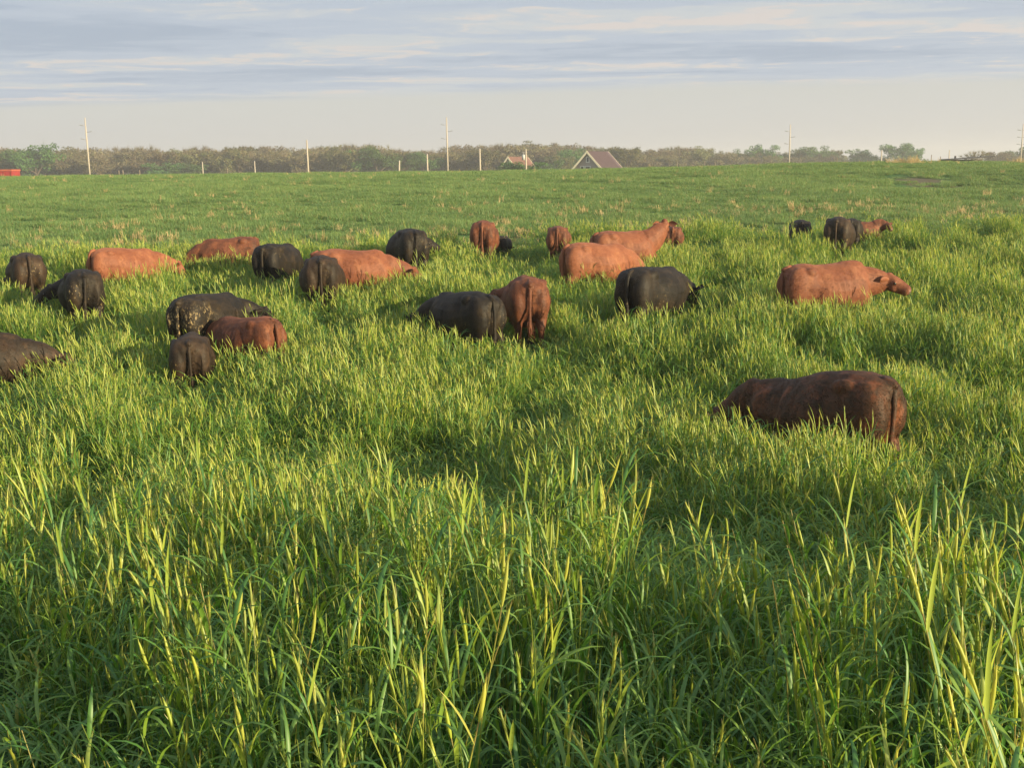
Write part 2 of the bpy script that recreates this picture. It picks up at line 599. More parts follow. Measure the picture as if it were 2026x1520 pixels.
def scatter(name, pts, rots, scl, idx, coll, mat):
    """one 'stuff' object: a point per tuft, each tuft drawn by geometry nodes"""
    n = len(pts)
    me = bpy.data.meshes.new(name)
    me.vertices.add(n)
    me.vertices.foreach_set('co', np.asarray(pts, np.float32).ravel())
    for nm, typ, arr, key in (('rot', 'FLOAT_VECTOR', rots, 'vector'), ('scl', 'FLOAT_VECTOR', scl, 'vector'), ('idx', 'INT', idx, 'value')):
        a = me.attributes.new(nm, typ, 'POINT')
        a.data.foreach_set(key, np.asarray(arr, np.int32 if typ == 'INT' else np.float32).ravel())
    me.materials.append(mat)
    o_ = bpy.data.objects.new(name, me)
    COL.objects.link(o_)
    ng = bpy.data.node_groups.new(name + '_nodes', 'GeometryNodeTree')
    ng.interface.new_socket('Geometry', in_out='INPUT', socket_type='NodeSocketGeometry')
    ng.interface.new_socket('Geometry', in_out='OUTPUT', socket_type='NodeSocketGeometry')
    nn = ng.nodes
    gi, go = nn.new('NodeGroupInput'), nn.new('NodeGroupOutput')
    ip = nn.new('GeometryNodeInstanceOnPoints')
    ci = nn.new('GeometryNodeCollectionInfo')
    ci.inputs['Collection'].default_value = coll
    ci.inputs['Separate Children'].default_value = True
    ci.inputs['Reset Children'].default_value = True
    ip.inputs['Pick Instance'].default_value = True
    L = ng.links.new
    L(gi.outputs[0], ip.inputs['Points'])
    L(ci.outputs[0], ip.inputs['Instance'])
    for nm, dt, sock in (('rot', 'FLOAT_VECTOR', 'Rotation'), ('scl', 'FLOAT_VECTOR', 'Scale'), ('idx', 'INT', 'Instance Index')):
        na = nn.new('GeometryNodeInputNamedAttribute')
        na.data_type = dt
        na.inputs['Name'].default_value = nm
        if nm == 'rot':
            er = nn.new('FunctionNodeEulerToRotation')
            L(na.outputs[0], er.inputs[0]); L(er.outputs[0], ip.inputs[sock])
        else:
            L(na.outputs[0], ip.inputs[sock])
    L(ip.outputs[0], go.inputs[0])
    md = o_.modifiers.new('tufts', 'NODES')
    md.node_group = ng
    return o_


# ------------------------------------------------------------------ the herd
def coat_mat(name, base, dark, light, mud=0.0, sheen=0.22, mudcol=(0.34, 0.25, 0.12), legs_dark=0.0):
    m, t, o = new_mat(name)
    p = t.n('ShaderNodeBsdfPrincipled')
    p.inputs['Roughness'].default_value = 0.62
    p.inputs['Specular IOR Level'].default_value = 0.22
    p.inputs['Sheen Weight'].default_value = sheen
    p.inputs['Sheen Roughness'].default_value = 0.5
    p.inputs['Sheen Tint'].default_value = (min(1, light[0] * 2.2), min(1, light[1] * 2.2), min(1, light[2] * 2.2), 1)
    tc = t.n('ShaderNodeTexCoord')
    ob = tc.outputs['Object']
    oi = t.n('ShaderNodeObjectInfo')
    ofs = t.n('ShaderNodeVectorMath', operation='ADD')
    t.l(ob, ofs.inputs[0])
    cbn = t.n('ShaderNodeCombineXYZ')
    t.l(t.math('MULTIPLY', oi.outputs['Random'], 20.0), cbn.inputs[0])
    t.l(cbn.outputs[0], ofs.inputs[1])
    v = ofs.outputs[0]
    n1 = t.noise(v, 2.6, 4, 0.6)
    n2 = t.noise(t.mapping(v, (1.0, 1.0, 0.6), (0, 0, 0), (0, R(25), 0)), 6.5, 5, 0.62)
    n3 = t.noise(t.mapping(v, (0.22, 1.0, 0.8), (0, 0, 0), (0, R(38), 0)), 75.0, 3, 0.6)
    c = t.mix(t.ramp(t.math('ADD', t.math('MULTIPLY', n1, 0.8), t.math('MULTIPLY', n2, 0.2)), 0.38, 0.60), dark, base)
    c = t.mix(t.math('MULTIPLY', t.ramp(n2, 0.50, 0.68), 0.65), c, light)
    c = t.mix(t.math('MULTIPLY', t.ramp(n2, 0.47, 0.34), 0.55), c, dark)
    c = t.mix(t.math('MULTIPLY', t.ramp(n3, 0.42, 0.62), 0.16), c, light)
    c = t.mix(t.math('MULTIPLY', t.ramp(n3, 0.58, 0.40), 0.14), c, tuple(x * 0.5 for x in base))
    s = t.n('ShaderNodeSeparateXYZ'); t.l(ob, s.inputs[0])
    if mud > 0:
        # dried dung on the hams and flank
        n4 = t.noise(t.mapping(v, (1, 1, 0.6)), 30.0, 5, 0.72)
        n5 = t.noise(v, 2.9, 2, 0.5)
        reg = t.math('MULTIPLY', t.ramp(s.outputs[0], -0.15, -0.55), t.ramp(s.outputs[2], 1.30, 0.95))
        mk = t.math('MULTIPLY', t.ramp(n4, 0.60 - 0.08 * mud, 0.66 - 0.06 * mud), t.ramp(n5, 0.62 - 0.25 * mud, 0.72 - 0.2 * mud))
        c = t.mix(t.math('MULTIPLY', mk, reg), c, mudcol)
    if legs_dark > 0:
        c = t.mix(t.math('MULTIPLY', t.ramp(s.outputs[2], 0.75, 0.35), legs_dark), c, dark)
    t.l(c, p.inputs['Base Color'])
    b = t.n('ShaderNodeBump'); b.inputs['Strength'].default_value = 0.3; b.inputs['Distance'].default_value = 0.010
    t.l(t.math('ADD', t.math('MULTIPLY', n3, 0.8), t.math('MULTIPLY', n2, 0.8)), b.inputs['Height'])
    t.l(b.outputs[0], p.inputs['Normal'])
    t.l(p.outputs[0], o.inputs[0])
    return m


TAN = coat_mat('tan_coat', (0.190, 0.066, 0.034), (0.130, 0.042, 0.023), (0.26, 0.105, 0.052))
TAN2 = coat_mat('bright_tan_coat', (0.225, 0.080, 0.040), (0.165, 0.054, 0.028), (0.30, 0.122, 0.060))
REDC = coat_mat('red_brown_coat', (0.125, 0.043, 0.023), (0.060, 0.024, 0.015), (0.24, 0.088, 0.040), mud=0.15, mudcol=(0.25, 0.17, 0.08), sheen=0.12)
MAHOG = coat_mat('mahogany_coat', (0.056, 0.026, 0.013), (0.022, 0.015, 0.009), (0.19, 0.060, 0.025), mud=0.2, sheen=0.05)
BLACK = coat_mat('black_coat', (0.017, 0.0125, 0.009), (0.008, 0.0072, 0.007), (0.044, 0.029, 0.016), mud=0.35, sheen=0.03)
BLACKM = coat_mat('black_muddy_coat', (0.020, 0.0145, 0.010), (0.009, 0.008, 0.007), (0.050, 0.033, 0.018), mud=0.95, sheen=0.03)
DARKB = coat_mat('dark_brown_coat', (0.034, 0.021, 0.013), (0.015, 0.011, 0.008), (0.072, 0.042, 0.023), mud=0.3, sheen=0.04)
M_EYE = simple_mat('dark_eye', (0.01, 0.008, 0.007), 0.15, 0.1, 20, 0.6)
M_HOOF = simple_mat('dark_hoof', (0.03, 0.025, 0.02), 0.6)
M_NOSE = simple_mat('nose_skin', (0.14, 0.07, 0.06), 0.4, 0.2, 30)
M_NOSEK = simple_mat('black_nose_skin', (0.015, 0.013, 0.013), 0.35, 0.2, 30)
M_TAG = simple_mat('white_ear_tag', (0.80, 0.79, 0.72), 0.5, 0.04, 30)
M_EARIN = simple_mat('dark_inner_ear_hair', (0.035, 0.022, 0.018), 0.9, 0.3, 30)
M_PALE = simple_mat('pale_ear_hair', (0.55, 0.42, 0.28), 0.9, 0.2, 30)


def superring(x, zt, zb, hw, tn, seg=20, e=2.35):
    c, h = (zt + zb) / 2, (zt - zb) / 2
    out_ = []
    for k in range(seg):
        a = 2 * math.pi * k / seg
        ca, sa = math.cos(a), math.sin(a)
        y = hw * math.copysign(abs(ca) ** (2 / e), ca)
        z = h * math.copysign(abs(sa) ** (2 / e), sa)
        y *= 1.0 - tn * max(0, z / h) ** 1.4      # narrower along the topline
        out_.append(Vector((x, y, c + z)))
    return out_


def cow_body_mesh(pose, fat=1.0, seed=0, hair=14000, bull=False):
    """one continuous skin: trunk, hams, legs, neck and head fused by a voxel remesh, then a short coat"""
    P = pose
    mb = MB()
    wz = P.get('wither', -0.045)
    # x, top, bottom, half width, how far the topline narrows
    st = [(-0.870, 1.12, 0.94, 0.09, 0.10), (-0.850, 1.20, 0.82, 0.20, 0.12), (-0.79, 1.272, 0.70, 0.290, 0.10), (-0.68, 1.318, 0.60, 0.335, 0.10), (-0.50, 1.340, 0.56, 0.350, 0.10),
          (-0.36, 1.33, 0.52, 0.355, 0.18), (-0.18, 1.315 + wz * 0.1, 0.47, 0.390, 0.26), (0.0, 1.305 + wz * 0.3, 0.45, 0.405, 0.30), (0.18, 1.305 + wz * 0.6, 0.45, 0.395, 0.34), (0.34, 1.32 + wz, 0.48, 0.35, 0.42), (0.48, 1.305 + wz, 0.52, 0.305, 0.46),
          (0.60, 1.25 + wz, 0.60, 0.255, 0.45), (0.70, 1.17 + wz, 0.70, 0.185, 0.35), (0.77, 1.06 + wz, 0.80, 0.10, 0.2)]
    seg = 20
    vs = []
    for (x, zt, zb, hw, tn) in st:
        k = 1 + (fat - 1) * math.exp(-((x + 0.05) / 0.5) ** 2)
        vs += superring(x, zt, zb - (k - 1) * 0.15, hw * k, tn, seg)
    n = len(st)
    fs = [(i * seg + k, (i + 1) * seg + k, (i + 1) * seg + (k + 1) % seg, i * seg + (k + 1) % seg) for i in range(n - 1) for k in range(seg)]
    fs += [tuple(range(seg)), tuple((n - 1) * seg + k for k in range(seg))[::-1]]
    mb.add(vs, fs)
    stp = P.get('step', 0.0)
    for s in (-1, 1):
        # ham and hind leg
        mb.ball((-0.63, s * 0.185, 0.92), (0.265, 0.165, 0.37), 16, 10)
        mb.ball((-0.46, s * 0.242, 1.19), (0.14, 0.085, 0.10), 12, 8)          # hip bone
        mb.ball((-0.80, s * 0.105, 1.12), (0.075, 0.07, 0.09), 10, 8)          # pin bone
        dx = s * stp * 0.16
        mb.tube([(-0.58, s * 0.175, 0.80), (-0.62 + dx * .4, s * 0.19, 0.66), (-0.74 + dx * .8, s * 0.185, 0.50), (-0.70 + dx, s * 0.18, 0.32), (-0.67 + dx, s * 0.18, 0.14), (-0.66 + dx, s * 0.18, 0.07)],
                [(0.15, 0.19), (0.125, 0.155), (0.070, 0.082), (0.040, 0.046), (0.044, 0.046), (0.048, 0.05)], 12)
        # shoulder and fore leg
        mb.ball((0.45, s * 0.185, 0.86 + wz * .5), (0.20, 0.125, 0.31), 16, 10, Matrix.Rotation(R(-14), 3, 'Y'))
        dx = -s * stp * 0.14
        mb.tube([(0.46, s * 0.185, 0.74), (0.47 + dx * .4, s * 0.18, 0.58), (0.49 + dx * .8, s * 0.175, 0.42), (0.48 + dx, s * 0.17, 0.24), (0.48 + dx, s * 0.17, 0.12), (0.49 + dx, s * 0.17, 0.07)],
                [(0.10, 0.12), (0.078, 0.09), (0.055, 0.058), (0.038, 0.04), (0.043, 0.045), (0.046, 0.05)], 12)
    mb.ball((0.36, 0, 1.24 + wz), (0.26, 0.10, 0.09), 14, 8)                        # withers
    mb.ball((0.66, 0, 0.66), (0.15, 0.15, 0.14), 14, 8)                         # brisket
    mb.ball((-0.79, 0, 1.235), (0.11, 0.055, 0.05), 10, 8)                       # tail head
    poll = Vector(P['poll'])
    mz = Vector(P['muzzle'])
    fd = (mz - poll).normalized()
    # neck
    a = Vector((0.40, 0, 0.98 + wz * 0.6)); b_ = Vector((0.70, 0, 0.95 + wz * 0.5 if poll.z < 1.1 else 1.10))
    end = poll - Vector((0, 0, 0.03)) + fd * 0.02
    c1 = b_.lerp(end, 0.5) + Vector((0, 0, 0.01))
    k = 1.12 if bull else (1.22 if poll.z > 1.1 else 1.0)
    mb.tube([a, (a + b_) / 2, b_, (b_ + c1) / 2, c1, (c1 + end) / 2, end],
            [(0.15 * k, 0.20 * k), (0.19 * k, 0.265 * k), (0.17 * k, 0.24 * k), (0.150 * k, 0.225 * k), (0.130 * k, 0.20 * k), (0.118 * k, 0.17 * k), (0.10, 0.12)], 16, (0, 0, 1))
    # head
    L = 0.47
    side = fd.cross(Vector((0, 0, 1)))
    side = side.normalized() if side.length > 0.05 else Vector((0, -1, 0))
    hu = side.cross(fd).normalized()
    hp = [poll - fd * 0.05, poll, poll + fd * 0.11, poll + fd * 0.22, poll + fd * 0.31, poll + fd * 0.385, poll + fd * 0.42]
    mb.tube(hp, [(0.08, 0.08), (0.118, 0.118), (0.124, 0.142), (0.092, 0.122), (0.082, 0.106), (0.092, 0.094), (0.078, 0.078)], 16, tuple(hu))
    mb.ball(poll + hu * 0.075 - fd * 0.01, 0.075, 10, 8)
    for s in (-1, 1):
        mb.ball(poll + fd * 0.13 + side * (s * 0.10) + hu * 0.045, 0.038, 10, 8)  # brow
        mb.ball(poll + fd * 0.17 + side * (s * 0.065) - hu * 0.05, (0.075, 0.05, 0.075), 10, 8)
    tmp = mb.build('body', None, None, True, link=True)
    md = tmp.modifiers.new('r', 'REMESH'); md.mode = 'VOXEL'; md.voxel_size = 0.0185
    sm = tmp.modifiers.new('s', 'SMOOTH'); sm.factor = 0.6; sm.iterations = 8
    dg = bpy.context.evaluated_depsgraph_get()
    ev = tmp.evaluated_get(dg)
    me = bpy.data.meshes.new_from_object(ev)
    old = tmp.data
    bpy.data.objects.remove(tmp); bpy.data.meshes.remove(old)
    nv, nf = len(me.vertices), len(me.polygons)
    co = np.empty(nv * 3); me.vertices.foreach_get('co', co); co = co.reshape(-1, 3)
    nr = np.empty(nv * 3); me.vertices.foreach_get('normal', nr); nr = nr.reshape(-1, 3)
    # muscle and rib relief
    r_ = np.random.default_rng(seed)
    x, y, z = co[:, 0], co[:, 1], co[:, 2]
    disp = 0.040 * (vnoise(x + y * 0.7, z, 0.21, seed * 1.3) - 0.5) + 0.010 * (vnoise(x, z + y, 0.07, seed * 2.1) - 0.5)
    disp -= 0.042 * np.exp(-((x + 0.29) / 0.085) ** 2 - ((z - 1.10) / 0.10) ** 2)
    disp += 0.007 * np.sin(x * 62 + z * 9) * np.exp(-((x - 0.02) / 0.20) ** 2 - ((z - 0.95) / 0.22) ** 2)
    disp -= 0.022 * np.exp(-((x + 0.36 - (z - 0.8) * 0.25) / 0.05) ** 2 - ((z - 0.82) / 0.20) ** 2)            # hollow before the hip
    disp -= 0.026 * np.exp(-((x - 0.25) / 0.045) ** 2 - ((z - 0.92) / 0.25) ** 2)
    disp -= 0.020 * np.exp(-((x - 0.66) / 0.05) ** 2 - ((z - 0.98) / 0.2) ** 2)            # behind the shoulder
    disp -= 0.085 * np.exp(-(y / 0.05) ** 2) * (x < -0.6) * np.clip((1.16 - z) / 0.1, 0, 1) * (z > 0.5)  # cleft under the tail
    co += nr * disp[:, None]
    fv = np.empty(nf * 4, int) if all(len(p_.vertices) == 4 for p_ in me.polygons) else None
    if fv is None:
        q = [list(p_.vertices) for p_ in me.polygons]
        tris = np.array([(f[0], f[i], f[i + 1]) for f in q for i in range(1, len(f) - 1)])
        qf = q
    else:
        me.polygons.foreach_get('vertices', fv)
        fv = fv.reshape(-1, 4)
        tris = np.concatenate([fv[:, [0, 1, 2]], fv[:, [0, 2, 3]]])
        qf = fv.tolist()
    A, B, C_ = co[tris[:, 0]], co[tris[:, 1]], co[tris[:, 2]]
    area = np.linalg.norm(np.cross(B - A, C_ - A), axis=1)
    pick = r_.choice(len(tris), hair, p=area / area.sum())
    u, v = r_.random(hair), r_.random(hair)
    fl = u + v > 1; u[fl], v[fl] = 1 - u[fl], 1 - v[fl]
    rp = A[pick] + (B[pick] - A[pick]) * u[:, None] + (C_[pick] - A[pick]) * v[:, None]
    rn = nr[tris[pick, 0]]
    lay = np.stack([-0.8 + 0.25 * r_.standard_normal(hair), 0.25 * r_.standard_normal(hair), -0.75 + 0.3 * r_.standard_normal(hair)], 1)
    lay -= rn * (lay * rn).sum(1)[:, None]
    lay /= np.linalg.norm(lay, axis=1)[:, None] + 1e-6
    d = lay * 0.9 + rn * r_.uniform(0.14, 0.38, hair)[:, None]
    sd_ = np.cross(rn, lay)
    ln = r_.uniform(0.014, 0.034, hair)[:, None]
    wd = 0.0015
    h0 = rp - rn * 0.004 - sd_ * wd
    h1 = rp - rn * 0.004 + sd_ * wd
    h2 = rp + d * ln
    hv = np.stack([h0, h1, h2], 1).reshape(-1, 3)
    allv = np.concatenate([co, hv])
    allf = qf + (np.arange(hair * 3).reshape(-1, 3) + nv).tolist()
    out_me = bpy.data.meshes.new('body')
    out_me.from_pydata(allv.tolist(), [], allf)
    out_me.polygons.foreach_set('use_smooth', [True] * len(allf))
    out_me.update()
    hn = rn + 0.14 * r_.standard_normal((hair, 3))
    hn /= np.linalg.norm(hn, axis=1)[:, None]
    nn_ = np.concatenate([nr, np.repeat(hn, 3, axis=0)])
    out_me.normals_split_custom_set_from_vertices(nn_.tolist())
    bpy.data.meshes.remove(me)
    return out_me, poll, fd, side, hu


def ear_mesh(root, outd, upd, L=0.20, W=0.058):
    """a cupped leaf-shaped ear from root along outd"""
    outd = outd.normalized()
    s = outd.cross(upd).normalized()
    n_ = s.cross(outd).normalized()
    mb = MB()
    prof = [(0.0, 0.35), (0.15, 0.62), (0.35, 0.95), (0.55, 1.0), (0.75, 0.82), (0.9, 0.5), (1.0, 0.12)]
    rows = 7
    seg = 9
    vs, fs = [], []
    for (t_, w_) in prof:
        for k in range(seg):
            a = -1.0 + 2.0 * k / (seg - 1)
            cup = 0.45 * W * (a * a) * w_
            vs.append(root + outd * (L * t_) + n_ * (a * W * w_) + s * cup + Vector((0, 0, -0.02 * t_)))
    base = len(vs)
    for (t_, w_) in prof:
        for k in range(seg):
            a = -1.0 + 2.0 * k / (seg - 1)
            cup = 0.45 * W * (a * a) * w_
            vs.append(root + outd * (L * t_) + n_ * (a * W * w_) + s * (cup - 0.012 - 0.006 * (1 - a * a)) + Vector((0, 0, -0.02 * t_)))
    for i in range(rows - 1):
        for k in range(seg - 1):
            a = i * seg + k
            fs.append((a, a + 1, a + seg + 1, a + seg))
            fs.append((base + a, base + a + seg, base + a + seg + 1, base + a + 1))
    rim = [i * seg for i in range(rows)] + [(rows - 1) * seg + k for k in range(1, seg)] + [i * seg + seg - 1 for i in range(rows - 2, -1, -1)] + [k for k in range(seg - 2, 0, -1)]
    for i in range(len(rim)):
        a, b = rim[i], rim[(i + 1) % len(rim)]
        fs.append((b, a, base + a, base + b))
    return mb.add(vs, fs)


def make_cow(name, loc, heading, scale, coat, pose, label, cat='cow', group='cattle grazing in the tall grass', fat=1.0, tail_sway=0.0,
             tag_on=None, black_nose=False, bull=False, seed=1, hair=14000, tail_curl=False, pale_ear=False):
    root = empty(name, loc, R(heading), scale)
    tag(root, label, cat, group)
    me, poll, fd, side, hu = cow_body_mesh(pose, fat, seed, int(hair * 1.7), bull)
    me.materials.append(coat)
    body_o = bpy.data.objects.new('body', me)
    COL.objects.link(body_o); body_o.parent = root
    # tail with a hairy switch
    mb = MB()
    y = tail_sway
    mb.tube([(-0.72, 0, 1.285), (-0.81, 0, 1.255), (-0.86, y * .1, 1.17), (-0.875, y * .35, 1.02), (-0.878, y * .7, 0.84), (-0.875, y, 0.68), (-0.87, y * 1.1, 0.58), (-0.865, y * 1.1, 0.44), (-0.865, y * 1.15, 0.36)],
            [0.036, 0.042, 0.036, 0.028, 0.024, 0.026, 0.040, 0.038, 0.008], 9)
    rr = np.random.default_rng(seed + 50)
    for _ in range(160):
        z0 = rr.uniform(0.46, 0.70)
        b = Vector((-0.87 + rr.normal(0, 0.018), y * (1.0 + 0.1 * (0.7 - z0)) + rr.normal(0, 0.018), z0))
        e = b + Vector((rr.normal(0, 0.02), rr.normal(0, 0.02), -rr.uniform(0.10, 0.20)))
        o2 = Vector((rr.normal(0, 0.003), 0.003, 0))
        mb.add([b - o2, b + o2, e], [(0, 1, 2)])
    for _ in range(500):
        z0 = rr.uniform(0.7, 1.25); q = (1.28 - z0) / 0.6
        b = Vector((-0.872 - 0.006 * q + rr.normal(0, 0.012), y * min(1, q) * 0.9 + rr.normal(0, 0.014), z0))
        e = b + Vector((-rr.uniform(0.005, 0.02), rr.normal(0, 0.014), -rr.uniform(0.015, 0.035)))
        mb.add([b - Vector((0, 0.002, 0)), b + Vector((0, 0.002, 0)), e], [(0, 1, 2)])
    mb.build('tail', coat, root, True)
    # ears, eyes, nose, hooves
    for s in (-1, 1):
        er = poll + side * (s * 0.09) + hu * 0.035 + fd * 0.02
        od = side * s * 0.9 - fd * 0.50 - hu * 0.10
        eo = ear_mesh(er, od, hu if s > 0 else -hu, 0.235, 0.068).build('ear', coat if not (pale_ear and s == pale_ear) else M_PALE, root, True)
        if tag_on == s:
            tp = er + od.normalized() * 0.13
            f_ = (fd * 0.7 - Vector((0, 0.0, 0))).normalized()
            # hangs below the middle of the ear, facing out of the cup and away from it
            tb = MB()
            dn = Vector((0, 0, -1))
            sd2 = dn.cross(f_).normalized()
            for side_k in (-1, 1):
                nrm = f_ * (0.017 * side_k)
                q_ = [tp + nrm + sd2 * a * 0.036 + dn * b for a, b in ((-0.35, -0.01), (0.35, -0.01), (0.55, 0.02), (1, 0.035), (1, 0.10), (-1, 0.10), (-1, 0.035), (-0.55, 0.02))]
                tb.prism([tuple(v) for v in q_], f_ * 0.003 * side_k)
            tb.tube([tp - f_ * 0.019, tp + f_ * 0.019], [0.006, 0.006], 8)
            to = tb.build('ear_tag', M_TAG, eo)
        ep = poll + fd * 0.15 + side * (s * 0.126) + hu * 0.03
        MB().ball(ep, 0.021, 10, 8).build('eye', M_EYE, root, True)
    nz = MB()
    nz.tube([poll + fd * 0.40, poll + fd * 0.427, poll + fd * 0.438], [(0.078, 0.074), (0.068, 0.060), (0.045, 0.036)], 14, tuple(hu))
    no = nz.build('nose', M_NOSEK if black_nose else M_NOSE, root, True)
    for s in (-1, 1):
        MB().ball(poll + fd * 0.432 + side * (s * 0.030) + hu * 0.012, 0.011, 8, 6).build('nostril', M_EYE, no, True)
    stp = pose.get('step', 0.0)
    for s in (-1, 1):
        for hx in (-0.655 + s * stp * 0.16, 0.495 - s * stp * 0.14):
            yy = s * (0.18 if hx < 0 else 0.17)
            h_ = MB()
            for c_ in (-1, 1):
                h_.prism([(hx - 0.045, yy + c_ * 0.024 - 0.021, 0), (hx + 0.058, yy + c_ * 0.024 - 0.014, 0), (hx + 0.058, yy + c_ * 0.024 + 0.014, 0), (hx - 0.045, yy + c_ * 0.024 + 0.021, 0)], (-0.02, 0, 0.085))
            h_.build('hoof', M_HOOF, root)
    return root


GRAZE = dict(poll=(1.14, 0.0, 0.58), muzzle=(1.30, 0.0, 0.14), step=0.6)
GRAZE_L = dict(poll=(1.08, 0.26, 0.60), muzzle=(1.20, 0.42, 0.18), step=-0.5)
GRAZE_R = dict(poll=(1.08, -0.26, 0.60), muzzle=(1.20, -0.42, 0.18), step=0.4)
LOW = dict(poll=(1.20, 0.03, 0.80), muzzle=(1.46, 0.03, 0.42), step=0.5)
LOW_L = dict(poll=(1.10, 0.42, 0.84), muzzle=(1.20, 0.76, 0.55), step=0.5)
LOW_R = dict(poll=(1.16, -0.36, 0.88), muzzle=(1.30, -0.72, 0.64), step=0.5)

# name, frame column of the trunk's middle, distance out, heading, scale, coat, pose, label, extras
HERD = [
    ('cow', 1630, 12.5, 134, 1.13, MAHOG, dict(poll=(1.14, 0.0, 0.62), muzzle=(1.32, 0.0, 0.18), step=0.6, wither=-0.17), 'dark mahogany cow grazing closest to the camera, head down to the left', dict(hair=34000, tail_sway=0.05, fat=1.05)),
    ('calf', 354, 16.25, 104, 0.86, DARKB, GRAZE_L, 'small dark brown calf seen from behind, in front of the muddy black cow', dict(hair=16000)),
    ('cow', 462, 17.5, 148, 0.84, REDC, GRAZE, 'shaggy red-brown cow beside the small dark calf, in front of the muddy black cow', dict(hair=24000, fat=1.06, tail_sway=-0.03)),
    ('cow', 402, 18.5, 66, 1.0, BLACKM, dict(poll=(1.02, -0.28, 0.86), muzzle=(1.12, -0.56, 0.58), step=0.4), 'black cow with dried mud all over its hip, head showing above the red-brown cow', dict(black_nose=True, fat=1.06, hair=18000)),
    ('cow', -80, 15.9, 18, 0.95, DARKB, LOW, 'dark brown cow cut off by the left edge, nearest to the camera there', dict(black_nose=True)),
    ('cow', 140, 21.4, 117, 1.03, BLACK, LOW_L, 'black cow seen from behind at the left, its head turned out to the left', dict(black_nose=True, tail_sway=0.04, fat=1.0)),
    ('cow', 32, 24.2, 120, 1.0, DARKB, GRAZE_L, 'dark cow farthest left, seen from behind with mud on its rump', dict(black_nose=True)),
    ('cow', 238, 25.3, 38, 0.97, TAN2, LOW, 'bright tan cow near the left, side on, head low to the right', dict(fat=1.04)),
    ('cow', 438, 27.6, 192, 0.92, REDC, GRAZE, 'red cow sunk deepest in the grass at the far left, only its back showing', dict()),
    ('cow', 545, 25.5, 74, 0.98, BLACK, GRAZE, 'black cow with a shaded flank, between the sunken red cow and the long tan cow', dict(black_nose=True)),
    ('cow', 628, 22.5, 98, 1.05, DARKB, GRAZE, 'dark brown cow seen from behind, hiding the rump of the long tan cow', dict(fat=1.10)),
    ('cow', 694, 23.4, 18, 1.04, TAN, LOW, 'long tan cow standing side on behind the dark brown rump', dict(fat=1.08)),
    ('cow', 800, 26.9, 110, 1.08, BLACK, dict(poll=(1.02, -0.66, 0.94), muzzle=(0.98, -1.02, 0.74), step=0.4), 'large black cow seen from behind, just right of the long tan cow, pale right ear', dict(black_nose=True, fat=1.14, tail_sway=0.03, pale_ear=-1)),
    ('cow', 957, 29.9, 86, 0.98, REDC, GRAZE, 'red cow seen from behind at the far grass edge, black calf beside it', dict()),
    ('calf', 994, 31.1, 76, 0.56, BLACK, GRAZE, 'small black calf half hidden behind the far red cow', dict(black_nose=True, hair=6000)),
    ('calf', 1105, 29.8, 84, 0.86, REDC, GRAZE, 'small red calf alone in the far grass, peaked rump', dict(hair=6000)),
    ('cow', 1240, 26.6, 18, 1.0, TAN, dict(poll=(1.02, 0.02, 1.43), muzzle=(1.16, 0.40, 1.28), step=0.3, wither=0.0), 'tan cow with raised head and a white ear tag', dict(tag_on=-1, fat=0.98)),
    ('cow', 1334, 30.8, 80, 0.74, REDC, GRAZE, 'red-brown calf peeping out behind the raised head of the tagged tan cow', dict(hair=6000)),
    ('cow', 1186, 24.2, 24, 1.02, TAN2, GRAZE, 'bright tan cow grazing in front of the cow with the raised head', dict(fat=1.06, tail_sway=0.03)),
    ('cow', 1300, 20.1, 50, 1.07, BLACK, LOW, 'black cow facing right at the centre right, bits of straw on its flank', dict(black_nose=True, fat=1.04)),
    ('bull', 1650, 20.1, 12, 1.06, TAN, dict(poll=(1.06, -0.08, 1.00), muzzle=(1.38, -0.34, 0.78), step=0.5, wither=0.04), 'tan bull at the right with its whole head clear of the grass', dict(bull=True, fat=1.02, hair=22000)),
    ('cow', 1037, 19.5, 94, 1.05, REDC, LOW_L, 'red cow seen from behind, evening sun on its hams, behind the left-facing black cow', dict(fat=1.06, hair=22000, tail_sway=0.01)),
    ('cow', 908, 18.4, 130, 0.98, BLACK, dict(poll=(1.30, 0.10, 0.74), muzzle=(1.52, 0.14, 0.34), step=0.5), 'black cow turned left in the centre, overlapping the sunlit red rump', dict(black_nose=True, fat=1.08, hair=20000)),
    ('calf', 1585, 30.4, 81, 0.86, BLACK, GRAZE, 'small black calf in the far group on the right, leftmost of the group', dict(black_nose=True, hair=8000)),
    ('cow', 1668, 29.4, 66, 1.0, DARKB, GRAZE, 'dark brown cow with a mud-caked rump, tallest of the far group on the right', dict(hair=10000)),
    ('calf', 1692, 31.3, 70, 0.78, BLACK, GRAZE, 'black calf mostly hidden behind the mud-caked cow of the far group', dict(hair=5000)),
    ('cow', 1712, 31.6, 0, 0.7, REDC, dict(poll=(0.95, -0.12, 1.14), muzzle=(1.02, -0.50, 0.94), step=0.2), 'red-brown cow with a large white ear tag at the right end of the far group', dict(tag_on=1, hair=6000)),
]
COWS = []
for i, (nm, px_, d_, hd, scl_, coat, pose, lab, ex) in enumerate(HERD):
    loc = at(px_, d_)
    COWS.append((loc.x, loc.y, hd, scl_))
    ex = dict(ex)
    ex.setdefault('cat', 'calf' if nm == 'calf' else ('bull' if nm == 'bull' else 'cow'))
    make_cow(nm, loc, hd, scl_, coat, pose, lab, seed=i + 1, **ex)

